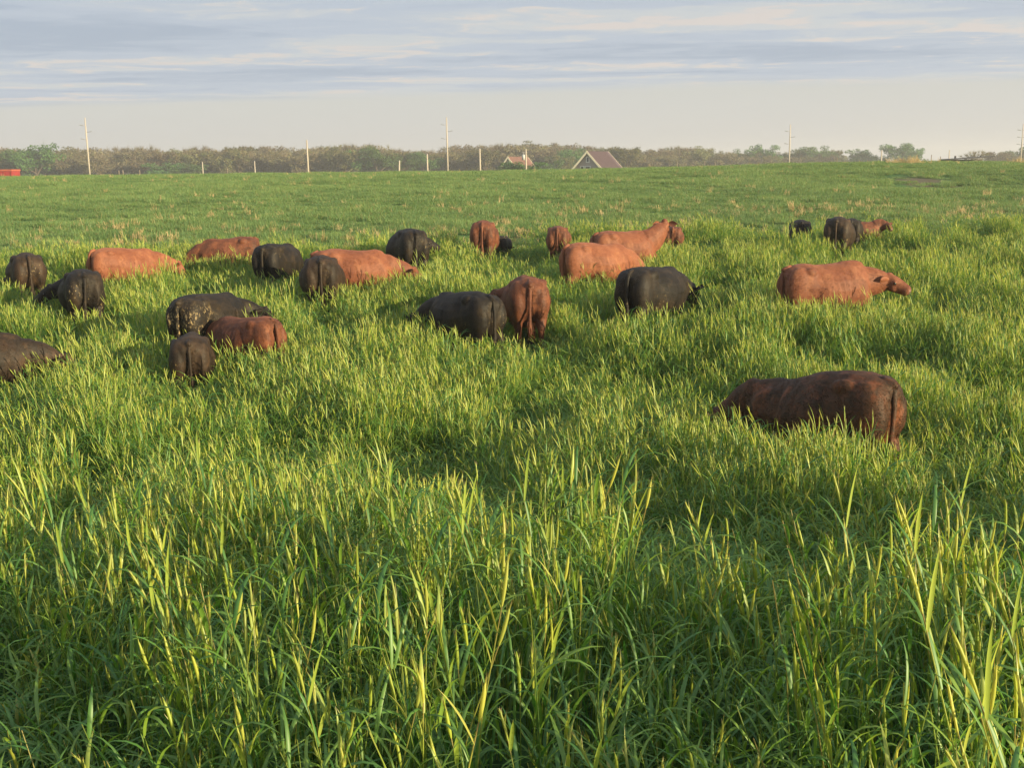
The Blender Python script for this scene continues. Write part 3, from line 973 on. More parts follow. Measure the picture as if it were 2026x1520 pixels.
#@@GRASS
# ------------------------------------------------------------------ tall grass
NEARV = [rye_tuft('tuft_%02d' % i, 11, 0.15, 0.76, 0.48, 100 + i, 1.15) for i in range(7)]
LEAFY = [rye_tuft('tuft_%02d' % (7 + i), 10, 0.16, 0.60, 0.12, 200 + i, 1.15, 22) for i in range(5)]
BROAD = [rye_tuft('tuft_%02d' % (12 + i), 9, 0.16, 0.78, 0.50, 600 + i, 1.3, 8) for i in range(5)] + [rye_tuft('tuft_%02d' % (17 + i), 8, 0.16, 0.66, 0.12, 700 + i, 1.3, 16) for i in range(4)]
tall_coll = collection('tall_grass_tufts', NEARV + LEAFY + BROAD)


def tall_edge(x):
    return 31.2 + 2.3 * np.clip(x / 8 + 0.4, -1, 1) + 1.6 * (vnoise(x, x * 0 + 3.0, 3.0, 1.2) - 0.5)


cell = 0.215
xs = np.arange(-20, 23, cell)
ys = np.arange(1.2, 37, cell)
X, Y = np.meshgrid(xs, ys)
X = X.ravel() + rng.uniform(-0.12, 0.12, X.size)
Y = Y.ravel() + rng.uniform(-0.12, 0.12, Y.size)
keep = (np.abs(X) < 0.5 * Y + 2.6 + (X > 0) * 0.8)
edge = tall_edge(X)
fade = (Y - edge)
keep &= (fade < 0) | (rng.random(X.size) < np.exp(-np.maximum(fade, 0) / 0.9) * 0.8)
keep &= (Y > 8) | (rng.random(X.size) < 0.78)
X, Y = X[keep], Y[keep]
for (cx, cy, hd, s_) in COWS:
    c_, s2 = math.cos(R(hd)), math.sin(R(hd))
    lx = ((X - cx) * c_ + (Y - cy) * s2) / s_
    ly = (-(X - cx) * s2 + (Y - cy) * c_) / s_
    k = ((lx + 0.05) / 0.86) ** 2 + (ly / 0.30) ** 2 > 1
    X, Y = X[k], Y[k]
n = len(X)
hfield = 0.62 * vnoise(X, Y, 1.5, 2.0) + 0.38 * vnoise(X, Y, 0.55, 7.0)
patch = vnoise(X, Y, 1.9, 4.4) * 0.6 + vnoise(X, Y * 0.8, 0.8, 8.4) * 0.4
hs = 0.68 + 0.68 * np.clip((hfield - 0.2) / 0.6, 0, 1)
trail = np.abs(vnoise(X, Y * 0.8, 3.1, 15.5) - 0.5)
hollow = (patch < 0.39) | (trail < 0.035)
hs = hs * (1 - 0.38 * np.clip((0.44 - patch) / 0.08, 0, 1)) * (1 - 0.30 * np.clip((0.06 - trail) / 0.05, 0, 1))
hs *= 1 - 0.05 * np.clip((Y - 9) / 4, 0, 1)
edge = tall_edge(X)
hs *= np.clip(1.0 - 0.40 * np.clip((Y - edge + 2.0) / 4.0, 0, 1), 0.4, 1)
# never very short right beside an animal
for (cx, cy, hd, s_) in COWS:
    nearc = np.hypot(X - cx, Y - cy) < 1.9
    hs = np.where(nearc & (Y < 27), np.maximum(hs, 0.88), hs)
    hs = np.where(nearc, np.minimum(hs, 0.98), hs)
# flattened places behind three of them, where the hind legs show
for q in (5, 19, 21):
    cx, cy = COWS[q][:2]
    back = R(COWS[q][2]) + math.pi
    fx, fy = cx + 1.15 * math.cos(back), cy + 1.15 * math.sin(back)
    hs = np.where(np.hypot((X - fx), (Y - fy)) < 0.75, hs * 0.55, hs)
for (cx, cy, hd, s_) in COWS:
    dd = np.hypot(X - cx, Y - cy)
    hs *= 1 - 0.05 * np.exp(-(dd / 1.0) ** 2)
headed = (rng.random(n) < np.where(hollow, 0.12, 0.30 + 0.62 * np.clip((hfield - 0.33) / 0.25, 0, 1)))
idx = np.where(headed, rng.integers(0, 7, n), rng.integers(7, 12, n))
close = rng.random(n) < np.clip((9.0 - Y) / 4.0, 0, 1)
idx = np.where(close, np.where(headed, rng.integers(12, 17, n), rng.integers(17, 21, n)), idx)
rot = np.stack([rng.normal(0, 0.09, n), rng.normal(0, 0.09, n), rng.uniform(-0.5, 0.5, n) + (rng.random(n) < 0.5) * math.pi * 0 + rng.integers(0, 2, n) * 0.0], 1)
wsc = rng.uniform(0.9, 1.12, n)
scl = np.stack([wsc, wsc, hs * rng.uniform(0.9, 1.1, n)], 1)
pts = np.stack([X, Y, ground_z(X, Y) - 0.02], 1)
tall = scatter('tall_grass', pts, rot, scl, idx, tall_coll, M_RYE)
tag(tall, 'tall green rye grass with pale yellow seed heads round the cattle', 'grass', kind='stuff')

# ------------------------------------------------------------------ short grass of the rise
def short_patch(name, seed, nb, size, h, mat, width=0.011):
    random.seed(seed)
    B = Blades()
    for _ in range(nb):
        b = Vector((random.uniform(-size, size), random.uniform(-size, size), 0))
        L = h * random.uniform(0.6, 1.4)
        leaf(B, b, random.uniform(0, 6.283), random.uniform(0.7, 1.45), L, width * random.uniform(0.7, 1.3), random.uniform(0.3, 1.8), random.random(), seg=3)
    return B.build(name, mat)


SH = [short_patch('short_%02d' % i, 300 + i, 560, 0.55, 0.13 + 0.02 * (i % 3), M_SHORT, 0.013) for i in range(6)]
short_coll = collection('short_grass_patches', SH)
xs = np.arange(-62, 62, 0.72)
ys = np.arange(27, 122, 0.72)
X, Y = np.meshgrid(xs, ys)
X = X.ravel() + rng.uniform(-0.3, 0.3, X.size); Y = Y.ravel() + rng.uniform(-0.3, 0.3, Y.size)
keep = (np.abs(X) < 0.5 * Y + 4) & (Y > tall_edge(X) - 3.0)
bare_ = ((X - 24.6) * 0.42) ** 2 + ((Y - 65.5) * 0.22) ** 2
keep &= (bare_ > 0.6 + 0.8 * vnoise(X, Y, 1.5, 1.0)) | (rng.random(X.size) < 0.35)
X, Y = X[keep], Y[keep]
n = len(X)
hf = 0.55 * vnoise(X, Y * 1.8, 3.0, 6.0) + 0.45 * vnoise(X, Y * 1.5, 1.1, 2.5)
hz = 0.45 + 1.15 * np.clip((hf - 0.25) / 0.5, 0, 1)
rot = np.stack([rng.normal(0, 0.05, n), rng.normal(0, 0.05, n), rng.uniform(0, 6.283, n)], 1)
ws = rng.uniform(0.9, 1.15, n)
scl = np.stack([ws, ws, hz], 1)
pts = np.stack([X, Y, ground_z(X, Y) - 0.01], 1)
shortg = scatter('short_grass', pts, rot, scl, rng.integers(0, 6, n), short_coll, M_SHORT)
tag(shortg, 'short grazed grass on the rise behind the herd', 'grass', kind='stuff')

# ------------------------------------------------------------------ dry stubble among it
def straw_tuft(name, seed, n_, h):
    random.seed(seed)
    B = Blades()
    for _ in range(n_):
        b = Vector((random.gauss(0, 0.07), random.gauss(0, 0.07), 0))
        hh = h * random.uniform(0.5, 1.2)
        lean = Vector((random.gauss(0, 0.18), random.gauss(0, 0.18), 0))
        B.tube([b, b + Vector((0, 0, hh * .5)) + lean * hh * .3, b + Vector((0, 0, hh)) + lean * hh], [0.007, 0.006, 0.004], 0.0, random.random(), 3)
        if random.random() < 0.6:
            leaf(B, b + Vector((0, 0, hh * 0.5)), random.uniform(0, 6.28), 1.0, 0.14, 0.014, 1.8, random.random(), seg=3)
    return B.build(name, M_STRAW)


ST = [straw_tuft('straw_%02d' % i, 400 + i, 8, 0.25) for i in range(5)]
straw_coll = collection('straw_tufts', ST)
N = 24000
X = rng.uniform(-45, 48, N); Y = 29 + 62 * rng.random(N) ** 1.5
den = np.exp(-((Y - 37) / 8.0) ** 2) * 0.55 + 0.10
den *= np.clip((vnoise(X, Y, 2.0, 12.0) - 0.36) / 0.3, 0, 1) * (0.35 + 0.65 * vnoise(X, Y, 0.6, 3.0))
den += 0.55 * np.exp(-((X - 4.3) / 1.9) ** 2 - ((Y - 36) / 1.6) ** 2)
den += 0.35 * np.exp(-((X - 16) / 5.0) ** 2 - ((Y - 42) / 3.0) ** 2)
keep = (rng.random(N) < den) & (np.abs(X) < 0.5 * Y + 3) & (Y > tall_edge(X) - 0.5)
X, Y = X[keep], Y[keep]; n = len(X)
rot = np.stack([rng.normal(0, 0.1, n), rng.normal(0, 0.1, n), rng.uniform(0, 6.283, n)], 1)
ws = rng.uniform(0.7, 1.25, n)
scl = np.stack([ws, ws, ws * rng.uniform(0.7, 1.3, n)], 1)
pts = np.stack([X, Y, ground_z(X, Y) - 0.01], 1)
straw = scatter('dry_stubble', pts, rot, scl, rng.integers(0, 5, n), straw_coll, M_STRAW)
tag(straw, 'dry tan stubble stalks standing in the short grass', 'stubble', kind='stuff')
# taller dry weeds on the crest, at the right
N = 45
X = rng.normal(0, 1.0, N); Y = rng.normal(0, 1.0, N)
cx = at(1775, 88)
X = cx.x + X * 0.85 + 0.1; Y = 86 + Y * 0.9
e = at(2014, 86)
X2 = e.x + rng.normal(0, 0.35, 30) + 0.3; Y2 = 86 + rng.normal(0, 1, 30)
X, Y = np.concatenate([X, X2]), np.concatenate([Y, Y2]); n = len(X)
rot = np.stack([rng.normal(0, 0.12, n), rng.normal(0.1, 0.12, n), rng.uniform(0, 6.283, n)], 1)
ws = rng.uniform(1.0, 1.7, n)
scl = np.stack([ws * 0.9, ws * 0.9, ws * rng.uniform(0.8, 1.6, n)], 1)
weeds = scatter('dry_weeds', np.stack([X, Y, ground_z(X, Y) - 0.01], 1), rot, scl, rng.integers(0, 5, n), straw_coll, M_STRAW)
tag(weeds, 'clumps of tall dry weeds on the crest at the right', 'weeds', kind='stuff')
#@@ENDGRASS

# ------------------------------------------------------------------ trees
def foliage_mat(name, a, b, c3, trans=0.3):
    m, t, o = new_mat(name)
    g_ = t.n('ShaderNodeNewGeometry')
    oi = t.n('ShaderNodeObjectInfo')
    tcx = t.n('ShaderNodeTexCoord')
    nz = t.noise(tcx.outputs['Object'], 0.55, 3, 0.6)
    col = t.mix(g_.outputs['Random Per Island'], a, b)
    col = t.mix(t.ramp(nz, 0.42, 0.62), col, c3)
    hs_ = t.n('ShaderNodeHueSaturation'); t.l(col, hs_.inputs['Color'])
    t.l(t.math('MULTIPLY_ADD', oi.outputs['Random'], 0.5, 0.75), hs_.inputs['Value'])
    t.l(t.math('MULTIPLY_ADD', oi.outputs['Random'], 0.03, 0.485), hs_.inputs['Hue'])
    d = t.n('ShaderNodeBsdfDiffuse'); t.l(hs_.outputs[0], d.inputs[0])
    tr = t.n('ShaderNodeBsdfTranslucent'); t.l(hs_.outputs[0], tr.inputs[0])
    mx = t.n('ShaderNodeMixShader'); mx.inputs[0].default_value = trans
    t.l(d.outputs[0], mx.inputs[1]); t.l(tr.outputs[0], mx.inputs[2])
    t.l(mx.outputs[0], o.inputs[0])
    return m


M_BROWNT = foliage_mat('budding_twigs', (0.185, 0.145, 0.090), (0.145, 0.115, 0.072), (0.165, 0.155, 0.080))
M_OLIVET = foliage_mat('olive_new_leaves', (0.15, 0.15, 0.065), (0.19, 0.165, 0.08), (0.11, 0.13, 0.055))
M_GREENT = foliage_mat('green_leaves', (0.075, 0.150, 0.042), (0.105, 0.185, 0.052), (0.060, 0.120, 0.040))
M_BARK = simple_mat('grey_brown_bark', (0.12, 0.095, 0.075), 0.9, 0.3, 2.0, 0.1, (1, 1, 0.3))
M_BARK2 = simple_mat('pale_bark', (0.24, 0.20, 0.16), 0.9, 0.3, 2.0, 0.1, (1, 1, 0.3))


def tree_parts(seed, h, cr, leaves, leaf_size, leafmat, barkmat, low=0.22, twigs=130, bare=False, squat=1.0):
    """trunk with limbs, and a crown of leaf clumps; returns (trunk mesh object, crown mesh object), unlinked"""
    rd = random.Random(seed)
    tb = MB()
    th = h * rd.uniform(0.25, 0.35)
    r0 = h * 0.028
    tb.tube([(0, 0, -0.3), (0.1 * rd.uniform(-1, 1), 0, th * 0.5), (0, 0, th), (0.2, 0.1, h * 0.62)], [r0 * 1.3, r0, r0 * 0.85, r0 * 0.3], 7)
    tips = []
    nl = rd.randint(7, 10)
    for i in range(nl):
        a = 6.283 * i / nl + rd.uniform(-0.4, 0.4)
        z0 = th * rd.uniform(0.7, 1.15)
        rr_ = cr * rd.uniform(0.35, 0.95)
        zt = h * rd.uniform(0.62, 0.97) * squat if rr_ < 0.75 * cr else h * rd.uniform(0.5, 0.85)
        e_ = Vector((rr_ * math.cos(a), rr_ * math.sin(a), zt))
        m_ = Vector((e_.x * 0.45, e_.y * 0.45, z0 + (zt - z0) * 0.45))
        tb.tube([(0, 0, z0), m_, e_], [r0 * 0.5, r0 * 0.32, r0 * 0.1], 5)
        tips += [(e_, 1.0), (m_.lerp(e_, 0.6), 0.8)]
        for j in range(3):
            q = m_.lerp(e_, rd.uniform(0.1, 0.8))
            e2 = q + Vector((rd.gauss(0, 1), rd.gauss(0, 1), rd.uniform(0.1, 1.0))) * (cr * 0.27)
            tb.tube([q, e2], [r0 * 0.17, r0 * 0.05], 4)
            tips.append((e2, 0.7))
    cb_ = MB()
    # twigs fanning from the limb ends
    for i in range(twigs):
        b, _ = rd.choice(tips)
        outv = Vector((b.x, b.y, (b.z - h * 0.4) * 1.2)).normalized()
        for q in range(2):
            e2 = b + (outv * rd.uniform(0.3, 1.1) + Vector((rd.gauss(0, .5), rd.gauss(0, .5), rd.gauss(0.2, .4)))) * (cr * 0.24)
            s_ = Vector((rd.gauss(0, 1), rd.gauss(0, 1), rd.gauss(0, 1))).normalized() * (0.05 if bare else 0.035)
            cb_.add([b - s_, b + s_, e2], [(0, 1, 2)])
    # leaf clumps
    clumps = []
    for (b, k) in tips:
        clumps.append((b, cr * rd.uniform(0.22, 0.36) * k))
    for i in range(10):
        a = rd.uniform(0, 6.283); q = cr * rd.uniform(0.2, 0.8)
        clumps.append((Vector((q * math.cos(a), q * math.sin(a), h * rd.uniform(low, 0.6))), cr * rd.uniform(0.25, 0.4)))
    tot = sum(r_ ** 2 for _, r_ in clumps)
    for (b, r_) in clumps:
        for j in range(int(leaves * r_ ** 2 / tot)):
            v = Vector((rd.gauss(0, 1), rd.gauss(0, 1), rd.gauss(0, 1))).normalized() * (r_ * rd.random() ** 0.35)
            v.z *= 0.8
            c_ = b + v
            if c_.z < 0.15:
                continue
            s_ = leaf_size * rd.uniform(0.5, 1.3)
            u_ = Vector((rd.gauss(0, 1), rd.gauss(0, 1), rd.gauss(0, 1))).normalized()
            w_ = u_.cross(Vector((rd.gauss(0, 1), rd.gauss(0, 1), rd.gauss(0, 1)))).normalized()
            cb_.add([c_ - u_ * s_, c_ + w_ * s_ * 0.6, c_ + u_ * s_, c_ - w_ * s_ * 0.55], [(0, 1, 2, 3)])
    # scale the whole to exact height
    zmax = max(v[2] for v in cb_.v)
    k = h / zmax
    tb.v = [(v[0], v[1], v[2] * k) for v in tb.v]
    cb_.v = [(v[0], v[1], v[2] * k) for v in cb_.v]
    return tb.build('trunk', barkmat, link=False).data, cb_.build('crown', leafmat, link=False).data


TREES = {
    'brown': [tree_parts(500 + i, 10.0, 4.8, 3600, 0.24, M_BROWNT, M_BARK, twigs=420) for i in range(5)],
    'olive': [tree_parts(520 + i, 10.0, 4.8, 3800, 0.24, M_OLIVET, M_BARK, twigs=300) for i in range(4)],
    'green': [tree_parts(540 + i, 10.0, 5.4, 4600, 0.26, M_GREENT, M_BARK, low=0.12, twigs=120) for i in range(4)],
    'bare': [tree_parts(560 + i, 10.0, 4.2, 260, 0.13, M_BROWNT, M_BARK2, twigs=700, bare=True) for i in range(3)],
}
for k_ in TREES:
    for tm, cm in TREES[k_]:
        pass


def plant_tree(kind, var, px_, d_, ytop, label, name='tree', widen=1.0, cat='tree', group='trees of the tree line'):
    b = at(px_, d_)
    ytop = ytop - (12 if 'row' in label else 8 if 'bare' in label else 13)
    # height so that the crown ends at that row of the skyline
    lo, hi = 0.5, 40.0
    for _ in range(30):
        mid_ = (lo + hi) / 2
        if project((b.x, b.y, b.z + mid_))[1] > ytop:
            lo = mid_
        else:
            hi = mid_
    h = lo
    r = empty(name, b, random.uniform(0, 6.283))
    s_ = h / 10.0
    r.scale = (s_ * widen, s_ * widen, s_)
    tag(r, label, cat, group)
    tm, cm = TREES[kind][var % len(TREES[kind])]
    for nm_, me_ in (('trunk', tm), ('crown', cm)):
        c_ = bpy.data.objects.new(nm_, me_)
        COL.objects.link(c_)
        c_.parent = r
    return r


PLACES = [(60, 'behind the red trailer'), (177, 'left of the leftmost tall pole'), (400, 'right of the leftmost tall pole'), (610, 'left of the lone pole'),
          (885, 'left of the central tall pole'), (985, 'left of the small house'), (1062, 'behind the small house'), (1140, 'between the houses'),
          (1235, 'behind the larger house'), (1400, 'right of the larger house'), (1560, 'left of the third tall pole'), (2100, 'right of the third tall pole')]
ORD = ['first', 'second', 'third', 'fourth', 'fifth', 'sixth', 'seventh', 'eighth', 'ninth', 'tenth', 'eleventh', 'twelfth', 'thirteenth', 'fourteenth', 'fifteenth']
_count = {}


def row_label(kind, row, px_):
    p_ = place_of(px_)
    k = _count.get((kind, row, p_), 0)
    _count[(kind, row, p_)] = k + 1
    return '%s %s %s tree from the left, %s' % (ORD[k], {'brown': 'brown budding', 'olive': 'olive leafing', 'bare': 'bare'}[kind], row, p_)


def place_of(px_):
    for lim, s_ in PLACES:
        if px_ < lim:
            return s_


SKY_Y = [(-60, 294), (0, 293), (40, 300), (130, 297), (230, 293), (290, 292), (340, 296), (420, 293), (500, 292), (540, 287), (575, 297), (640, 293), (700, 289), (760, 294), (820, 302), (870, 299), (930, 291),
         (1000, 283), (1035, 285), (1060, 290), (1100, 285), (1140, 291), (1180, 296), (1230, 294), (1280, 301), (1340, 296), (1390, 297), (1440, 305), (1470, 306), (1540, 307), (1580, 306), (1650, 304), (1690, 313), (1740, 308), (1800, 306)]
sx_ = [a for a, _ in SKY_Y]; sy_ = [b for _, b in SKY_Y]
KDESC = {'brown': 'brown budding tree', 'olive': 'olive tree coming into leaf', 'green': 'full green tree', 'bare': 'bare twiggy tree'}
rt_ = random.Random(3)
px_ = -40
k_i = 0
while px_ < 1655:
    far = 430 + rt_.uniform(-25, 25) + max(0, px_ - 1250) * 0.18
    kind = rt_.choices(['brown', 'olive', 'bare'], [0.62, 0.28, 0.10] if px_ < 1240 else [0.35, 0.45, 0.20])[0]
    yt = np.interp(px_, sx_, sy_) + rt_.uniform(-1.0, 5)
    plant_tree(kind, k_i, px_, far, yt, row_label(kind, 'back-row', px_), widen=1.2)
    px_ += rt_.uniform(18, 27); k_i += 1
px_ = -30
while px_ < 1650:
    near = 385 + rt_.uniform(-15, 15) + max(0, px_ - 1250) * 0.18
    kind = rt_.choices(['brown', 'olive'], [0.66, 0.34])[0]
    yt = np.interp(px_, sx_, sy_) + rt_.uniform(7, 17)
    if px_ > 1250:
        yt = min(yt, 318)
    plant_tree(kind, k_i, px_, near, yt, row_label(kind, 'low front-row', px_), widen=1.25)
    px_ += rt_.uniform(20, 30); k_i += 1
# single trees that stand out
SINGLE = [
    ('green', 0, 73, 372, 286, 1.05, 'large full green tree standing out at the left of the tree line'),
    ('green', 3, 42, 375, 301, 1.0, 'lower green tree against the left side of the large green tree'),
    ('green', 1, 745, 372, 296, 1.0, 'dark green tree left of the central tall pole, largest green one there'),
    ('green', 2, 722, 376, 305, 1.1, 'smaller dark green tree touching the left of the largest green one'),
    ('green', 0, 800, 378, 307, 1.1, 'dull green tree right of the largest green one by the central pole'),
    ('green', 1, 838, 380, 309, 1.1, 'dull green tree just left of the central tall pole'),
    ('green', 2, 330, 366, 327, 1.9, 'low green bush in front of the tree line, left of the lone bare pole'),
    ('green', 3, 368, 366, 329, 1.9, 'second low green bush in front of the tree line, left of the lone bare pole'),
    ('green', 3, 1133, 372, 303, 1.1, 'blue-green tree between the two houses'),
    ('olive', 1, 1108, 366, 313, 1.3, 'yellow-green round tree between the two houses'),
    ('green', 1, 1090, 360, 325, 1.6, 'low green bush left of the larger house'),
    ('olive', 3, 1240, 372, 296, 1.1, 'olive tree at the right end of the larger house roof'),
    ('green', 0, 1470, 470, 301, 1.1, 'green tree standing left of the pair before the third tall pole'),
    ('green', 2, 1512, 470, 296, 1.05, 'upright green tree just left of the third tall pole'),
    ('green', 3, 1428, 476, 317, 1.4, 'dark low bush left of the trees by the third tall pole'),
    ('green', 1, 1578, 474, 301, 1.1, 'green tree just right of the third tall pole'),
    ('green', 0, 1618, 470, 294, 1.25, 'broad green tree second right of the third tall pole'),
    ('green', 2, 1700, 480, 305, 1.1, 'small green tree left of the dry weeds'),
    ('green', 1, 1724, 480, 308, 1.0, 'small green tree right behind the short pole by the dry weeds'),
    ('green', 3, 1780, 470, 292, 1.2, 'broad green tree behind the dry weeds on the crest'),
    ('green', 2, 1806, 475, 304, 1.1, 'small green tree at the right side of the broad tree behind the weeds'),
    ('olive', 2, 1672, 520, 316, 1.8, 'low grey hedge tree in the gap right of the third tall pole'),
    ('bare', 0, 1930, 300, 301, 1.35, 'small bare spreading tree behind the low dark shed'),
    ('brown', 1, 1966, 420, 306, 1.3, 'brown budding tree right of the low dark shed'),
    ('brown', 3, 1990, 425, 308, 1.3, 'second brown budding tree right of the low dark shed'),
    ('green', 1, 2012, 430, 297, 1.1, 'blue-green tree behind the pole at the right edge'),
    ('green', 0, 2036, 430, 301, 1.1, 'blue-green tree cut off by the right edge'),
    ('bare', 1, 1340, 500, 291, 1.0, 'bare tree rising above the tree line right of the larger house'),
    ('bare', 2, 1312, 505, 295, 0.9, 'bare tree above the tree line, nearest right of the larger house'),
    ('bare', 0, 1378, 505, 294, 1.0, 'spreading bare tree right of the two other bare ones'),
    ('bare', 1, 700, 425, 286, 0.9, 'bare tree top left of the dark green trees'),
    ('bare', 2, 780, 430, 287, 0.8, 'bare tree top above the dark green trees'),
    ('bare', 0, 400, 430, 289, 0.9, 'bare tree top above the tree line between the left poles'),
    ('bare', 1, 280, 430, 289, 1.0, 'bare tree top right of the leftmost tall pole'),
]
for (kd, vr, px_, d_, yt, wd_, lab) in SINGLE:
    plant_tree(kd, vr, px_, d_, yt, lab, name='bush' if 'bush' in lab else 'tree', widen=wd_, cat='bush' if 'bush' in lab else 'tree')

# undergrowth filling under the crowns
def brush_patch(seed):
    rd = random.Random(seed)
    mb = MB()
    for i in range(900):
        c_ = Vector((rd.uniform(-4, 4), rd.gauss(0, 1.2), 3.6 * rd.random() ** 0.9 * (0.6 + 0.4 * math.sin(seed + i))))
        if c_.z < 0.1:
            continue
        s_ = rd.uniform(0.12, 0.32)
        u_ = Vector((rd.gauss(0, 1), rd.gauss(0, 1), rd.gauss(0, 1))).normalized()
        w_ = u_.cross(Vector((rd.gauss(0, 1), rd.gauss(0, 1), rd.gauss(0, 1)))).normalized()
        mb.add([c_ - u_ * s_, c_ + w_ * s_, c_ + u_ * s_, c_ - w_ * s_], [(0, 1, 2, 3)])
    return mb.build('brush_%02d' % seed, M_BROWNT if seed % 3 else M_OLIVET, link=False)


BR = [brush_patch(i) for i in range(5)]
br_coll = collection('brush_patches', BR)
bx, by = [], []
for px_ in np.arange(-60, 1850, 13):
    for dd_ in (392, 440, 520):
        q = at(px_ + rt_.uniform(-8, 8), dd_ + rt_.uniform(-8, 8) + max(0, px_ - 1250) * 0.18)
        bx.append(q.x); by.append(q.y)
bx, by = np.array(bx), np.array(by)
n = len(bx)
k3 = np.tile(np.array([1.0, 1.5, 2.0]), n // 3 + 1)[:n]
brush = scatter('undergrowth', np.stack([bx, by, ground_z(bx, by)], 1), np.stack([bx * 0, bx * 0, rng.uniform(-0.4, 0.4, n)], 1), np.stack([k3 ** 0.5, k3 ** 0.5, k3 * 0.9 * rng.uniform(0.7, 1.1, n)], 1), rng.integers(0, 5, n), br_coll, M_BROWNT)
tag(brush, 'brown brush and scrub filling the foot of the tree line', 'undergrowth', kind='stuff')

# ------------------------------------------------------------------ poles
M_POLE = simple_mat('weathered_pale_pole', (0.38, 0.33, 0.27), 0.75, 0.12, 0.8, 0.2, (1, 1, 0.2))
M_ARM = simple_mat('grey_insulator', (0.26, 0.26, 0.27), 0.5, 0.1)
M_GALV = simple_mat('galvanised_metal', (0.38, 0.39, 0.40), 0.45, 0.1)


def solve_h(b, ytop):
    lo, hi = 0.2, 60.0
    for _ in range(30):
        mid_ = (lo + hi) / 2
        if project((b.x, b.y, b.z + mid_))[1] > ytop:
            lo = mid_
        else:
            hi = mid_
    return lo


def tall_pole(px_, d_, ytop, label, both=False, w0=0.25, rz=0.0):
    b = at(px_, d_)
    h = solve_h(b, ytop)
    r = empty('utility_pole', b, rz)
    tag(r, label, 'utility pole', 'tall power line poles')
    MB().tube([(0, 0, -0.5), (0, 0, h * 0.5), (0, 0, h)], [w0, w0 * 0.82, w0 * 0.55], 12).build('pole', M_POLE, r, True)
    MB().ball((0, 0, h), (w0 * 0.56, w0 * 0.56, 0.12), 10, 6).build('pole_cap', M_GALV, r, True)
    arms = [(-1, 0.0), (1, 0.0)] if both else None
    lst = [(s_, z_) for z_ in (h - 1.9, h - 4.0, h - 6.1) for s_ in (-1, 1)] if both else [(-1, h - 2.0), (1, h - 3.7), (-1, h - 5.6)]
    for s_, z_ in lst:
        a_ = MB()
        pts_ = [Vector((s_ * 0.2, 0, z_)), Vector((s_ * 0.75, 0, z_ + 0.06)), Vector((s_ * 1.55, 0, z_ + 0.22))]
        a_.tube(pts_, [0.07, 0.06, 0.05], 8)
        ao = a_.build('arm', M_ARM, r, True)
        i_ = MB()
        for q in range(7):
            c_ = pts_[1].lerp(pts_[2], q / 6.0)
            i_.tube([c_ - Vector((s_ * 0.035, 0, 0)), c_ + Vector((s_ * 0.035, 0, 0))], [0.12, 0.09], 10)
        i_.build('insulator', M_ARM, ao, True)
    return r


tall_pole(178, 300, 233, 'leftmost of the tall power line poles, near the red trailer')
tall_pole(886, 300, 232, 'tall power line pole in the centre, left of the small house')
tall_pole(1561, 330, 246, 'third tall power line pole, in front of the green trees on the right')
tall_pole(2019, 340, 245, 'tall power line pole at the right edge with arms on both sides', both=True, w0=0.24)


def short_pole(px_, d_, ytop, label, w0=0.13, box_=False, name='utility_pole', cat='utility pole', tilt=0.0):
    b = at(px_, d_)
    h = solve_h(b, ytop)
    r = empty(name, b)
    tag(r, label, cat, 'short bare poles along the crest')
    tx = math.tan(tilt) * h
    MB().tube([(-tx, 0, -0.4), (-tx * 0.5, 0, h * 0.5), (0, 0, h)], [w0, w0 * 0.9, w0 * 0.72], 10).build('pole', M_POLE, r, True)
    c_ = MB()
    c_.tube([(0, 0, h), (0, 0, h + 0.06)], [w0 * 0.8, w0 * 0.5], 10)
    c_.build('pole_cap', M_GALV, r)
    if box_:
        t_ = MB()
        t_.tube([(-0.45, -0.05, h - 1.9), (-0.45, -0.05, h - 1.0), (-0.45, -0.05, h - 0.9)], [0.26, 0.26, 0.12], 12)
        to = t_.build('transformer', M_GALV, r, True)
        MB().tube([(-0.45, -0.05, h - 0.9), (-0.45, -0.05, h - 0.65)], [0.05, 0.03], 8).build('bushing', M_ARM, to, True)
        MB().box((-0.2, 0, h - 0.55), (0.9, 0.1, 0.1)).build('crossarm', M_ARM, r)
    return r


short_pole(610, 240, 277, 'lone tall thin bare pole standing between the left and central power poles', 0.21)
short_pole(402, 220, 321, 'stubby wooden pole, third from the left in front of the brown trees', 0.13)
short_pole(505, 220, 319, 'stubby wooden pole just left of the lone thin bare pole', 0.13)
short_pole(791, 190, 318, 'short leaning pole in front of the dark green trees', 0.16, tilt=0.06)
short_pole(846, 200, 305, 'short pole just left of the central tall pole', 0.17)
short_pole(950, 210, 294, 'bare pole between the central tall pole and the small house', 0.19)
short_pole(1041, 200, 295, 'pole with a transformer standing before the small house', 0.16, box_=True)
short_pole(1743, 230, 297, 'thin pole beside the dry weeds on the crest', 0.17)
short_pole(1877, 260, 297, 'thin grey pole left of the low dark shed', 0.15)
POSTS = [(236, 337), (244, 336), (277, 336), (450, 333), (1340, 322), (1394, 318), (1415, 321), (1656, 312), (1842, 306), (1860, 309)]
for q, (px_, yt) in enumerate(POSTS):
    b = at(px_, 140)
    h = solve_h(b, yt)
    r = empty('fence_post', b)
    tag(r, ORD[q] + ' small wooden fence post from the left, just beyond the crest', 'fence post', 'fence posts beyond the crest')
    MB().tube([(0, 0, -0.3), (0, 0, h - 0.05), (0, 0, h)], [0.05, 0.045, 0.03], 8).build('post', M_BARK2, r, True)

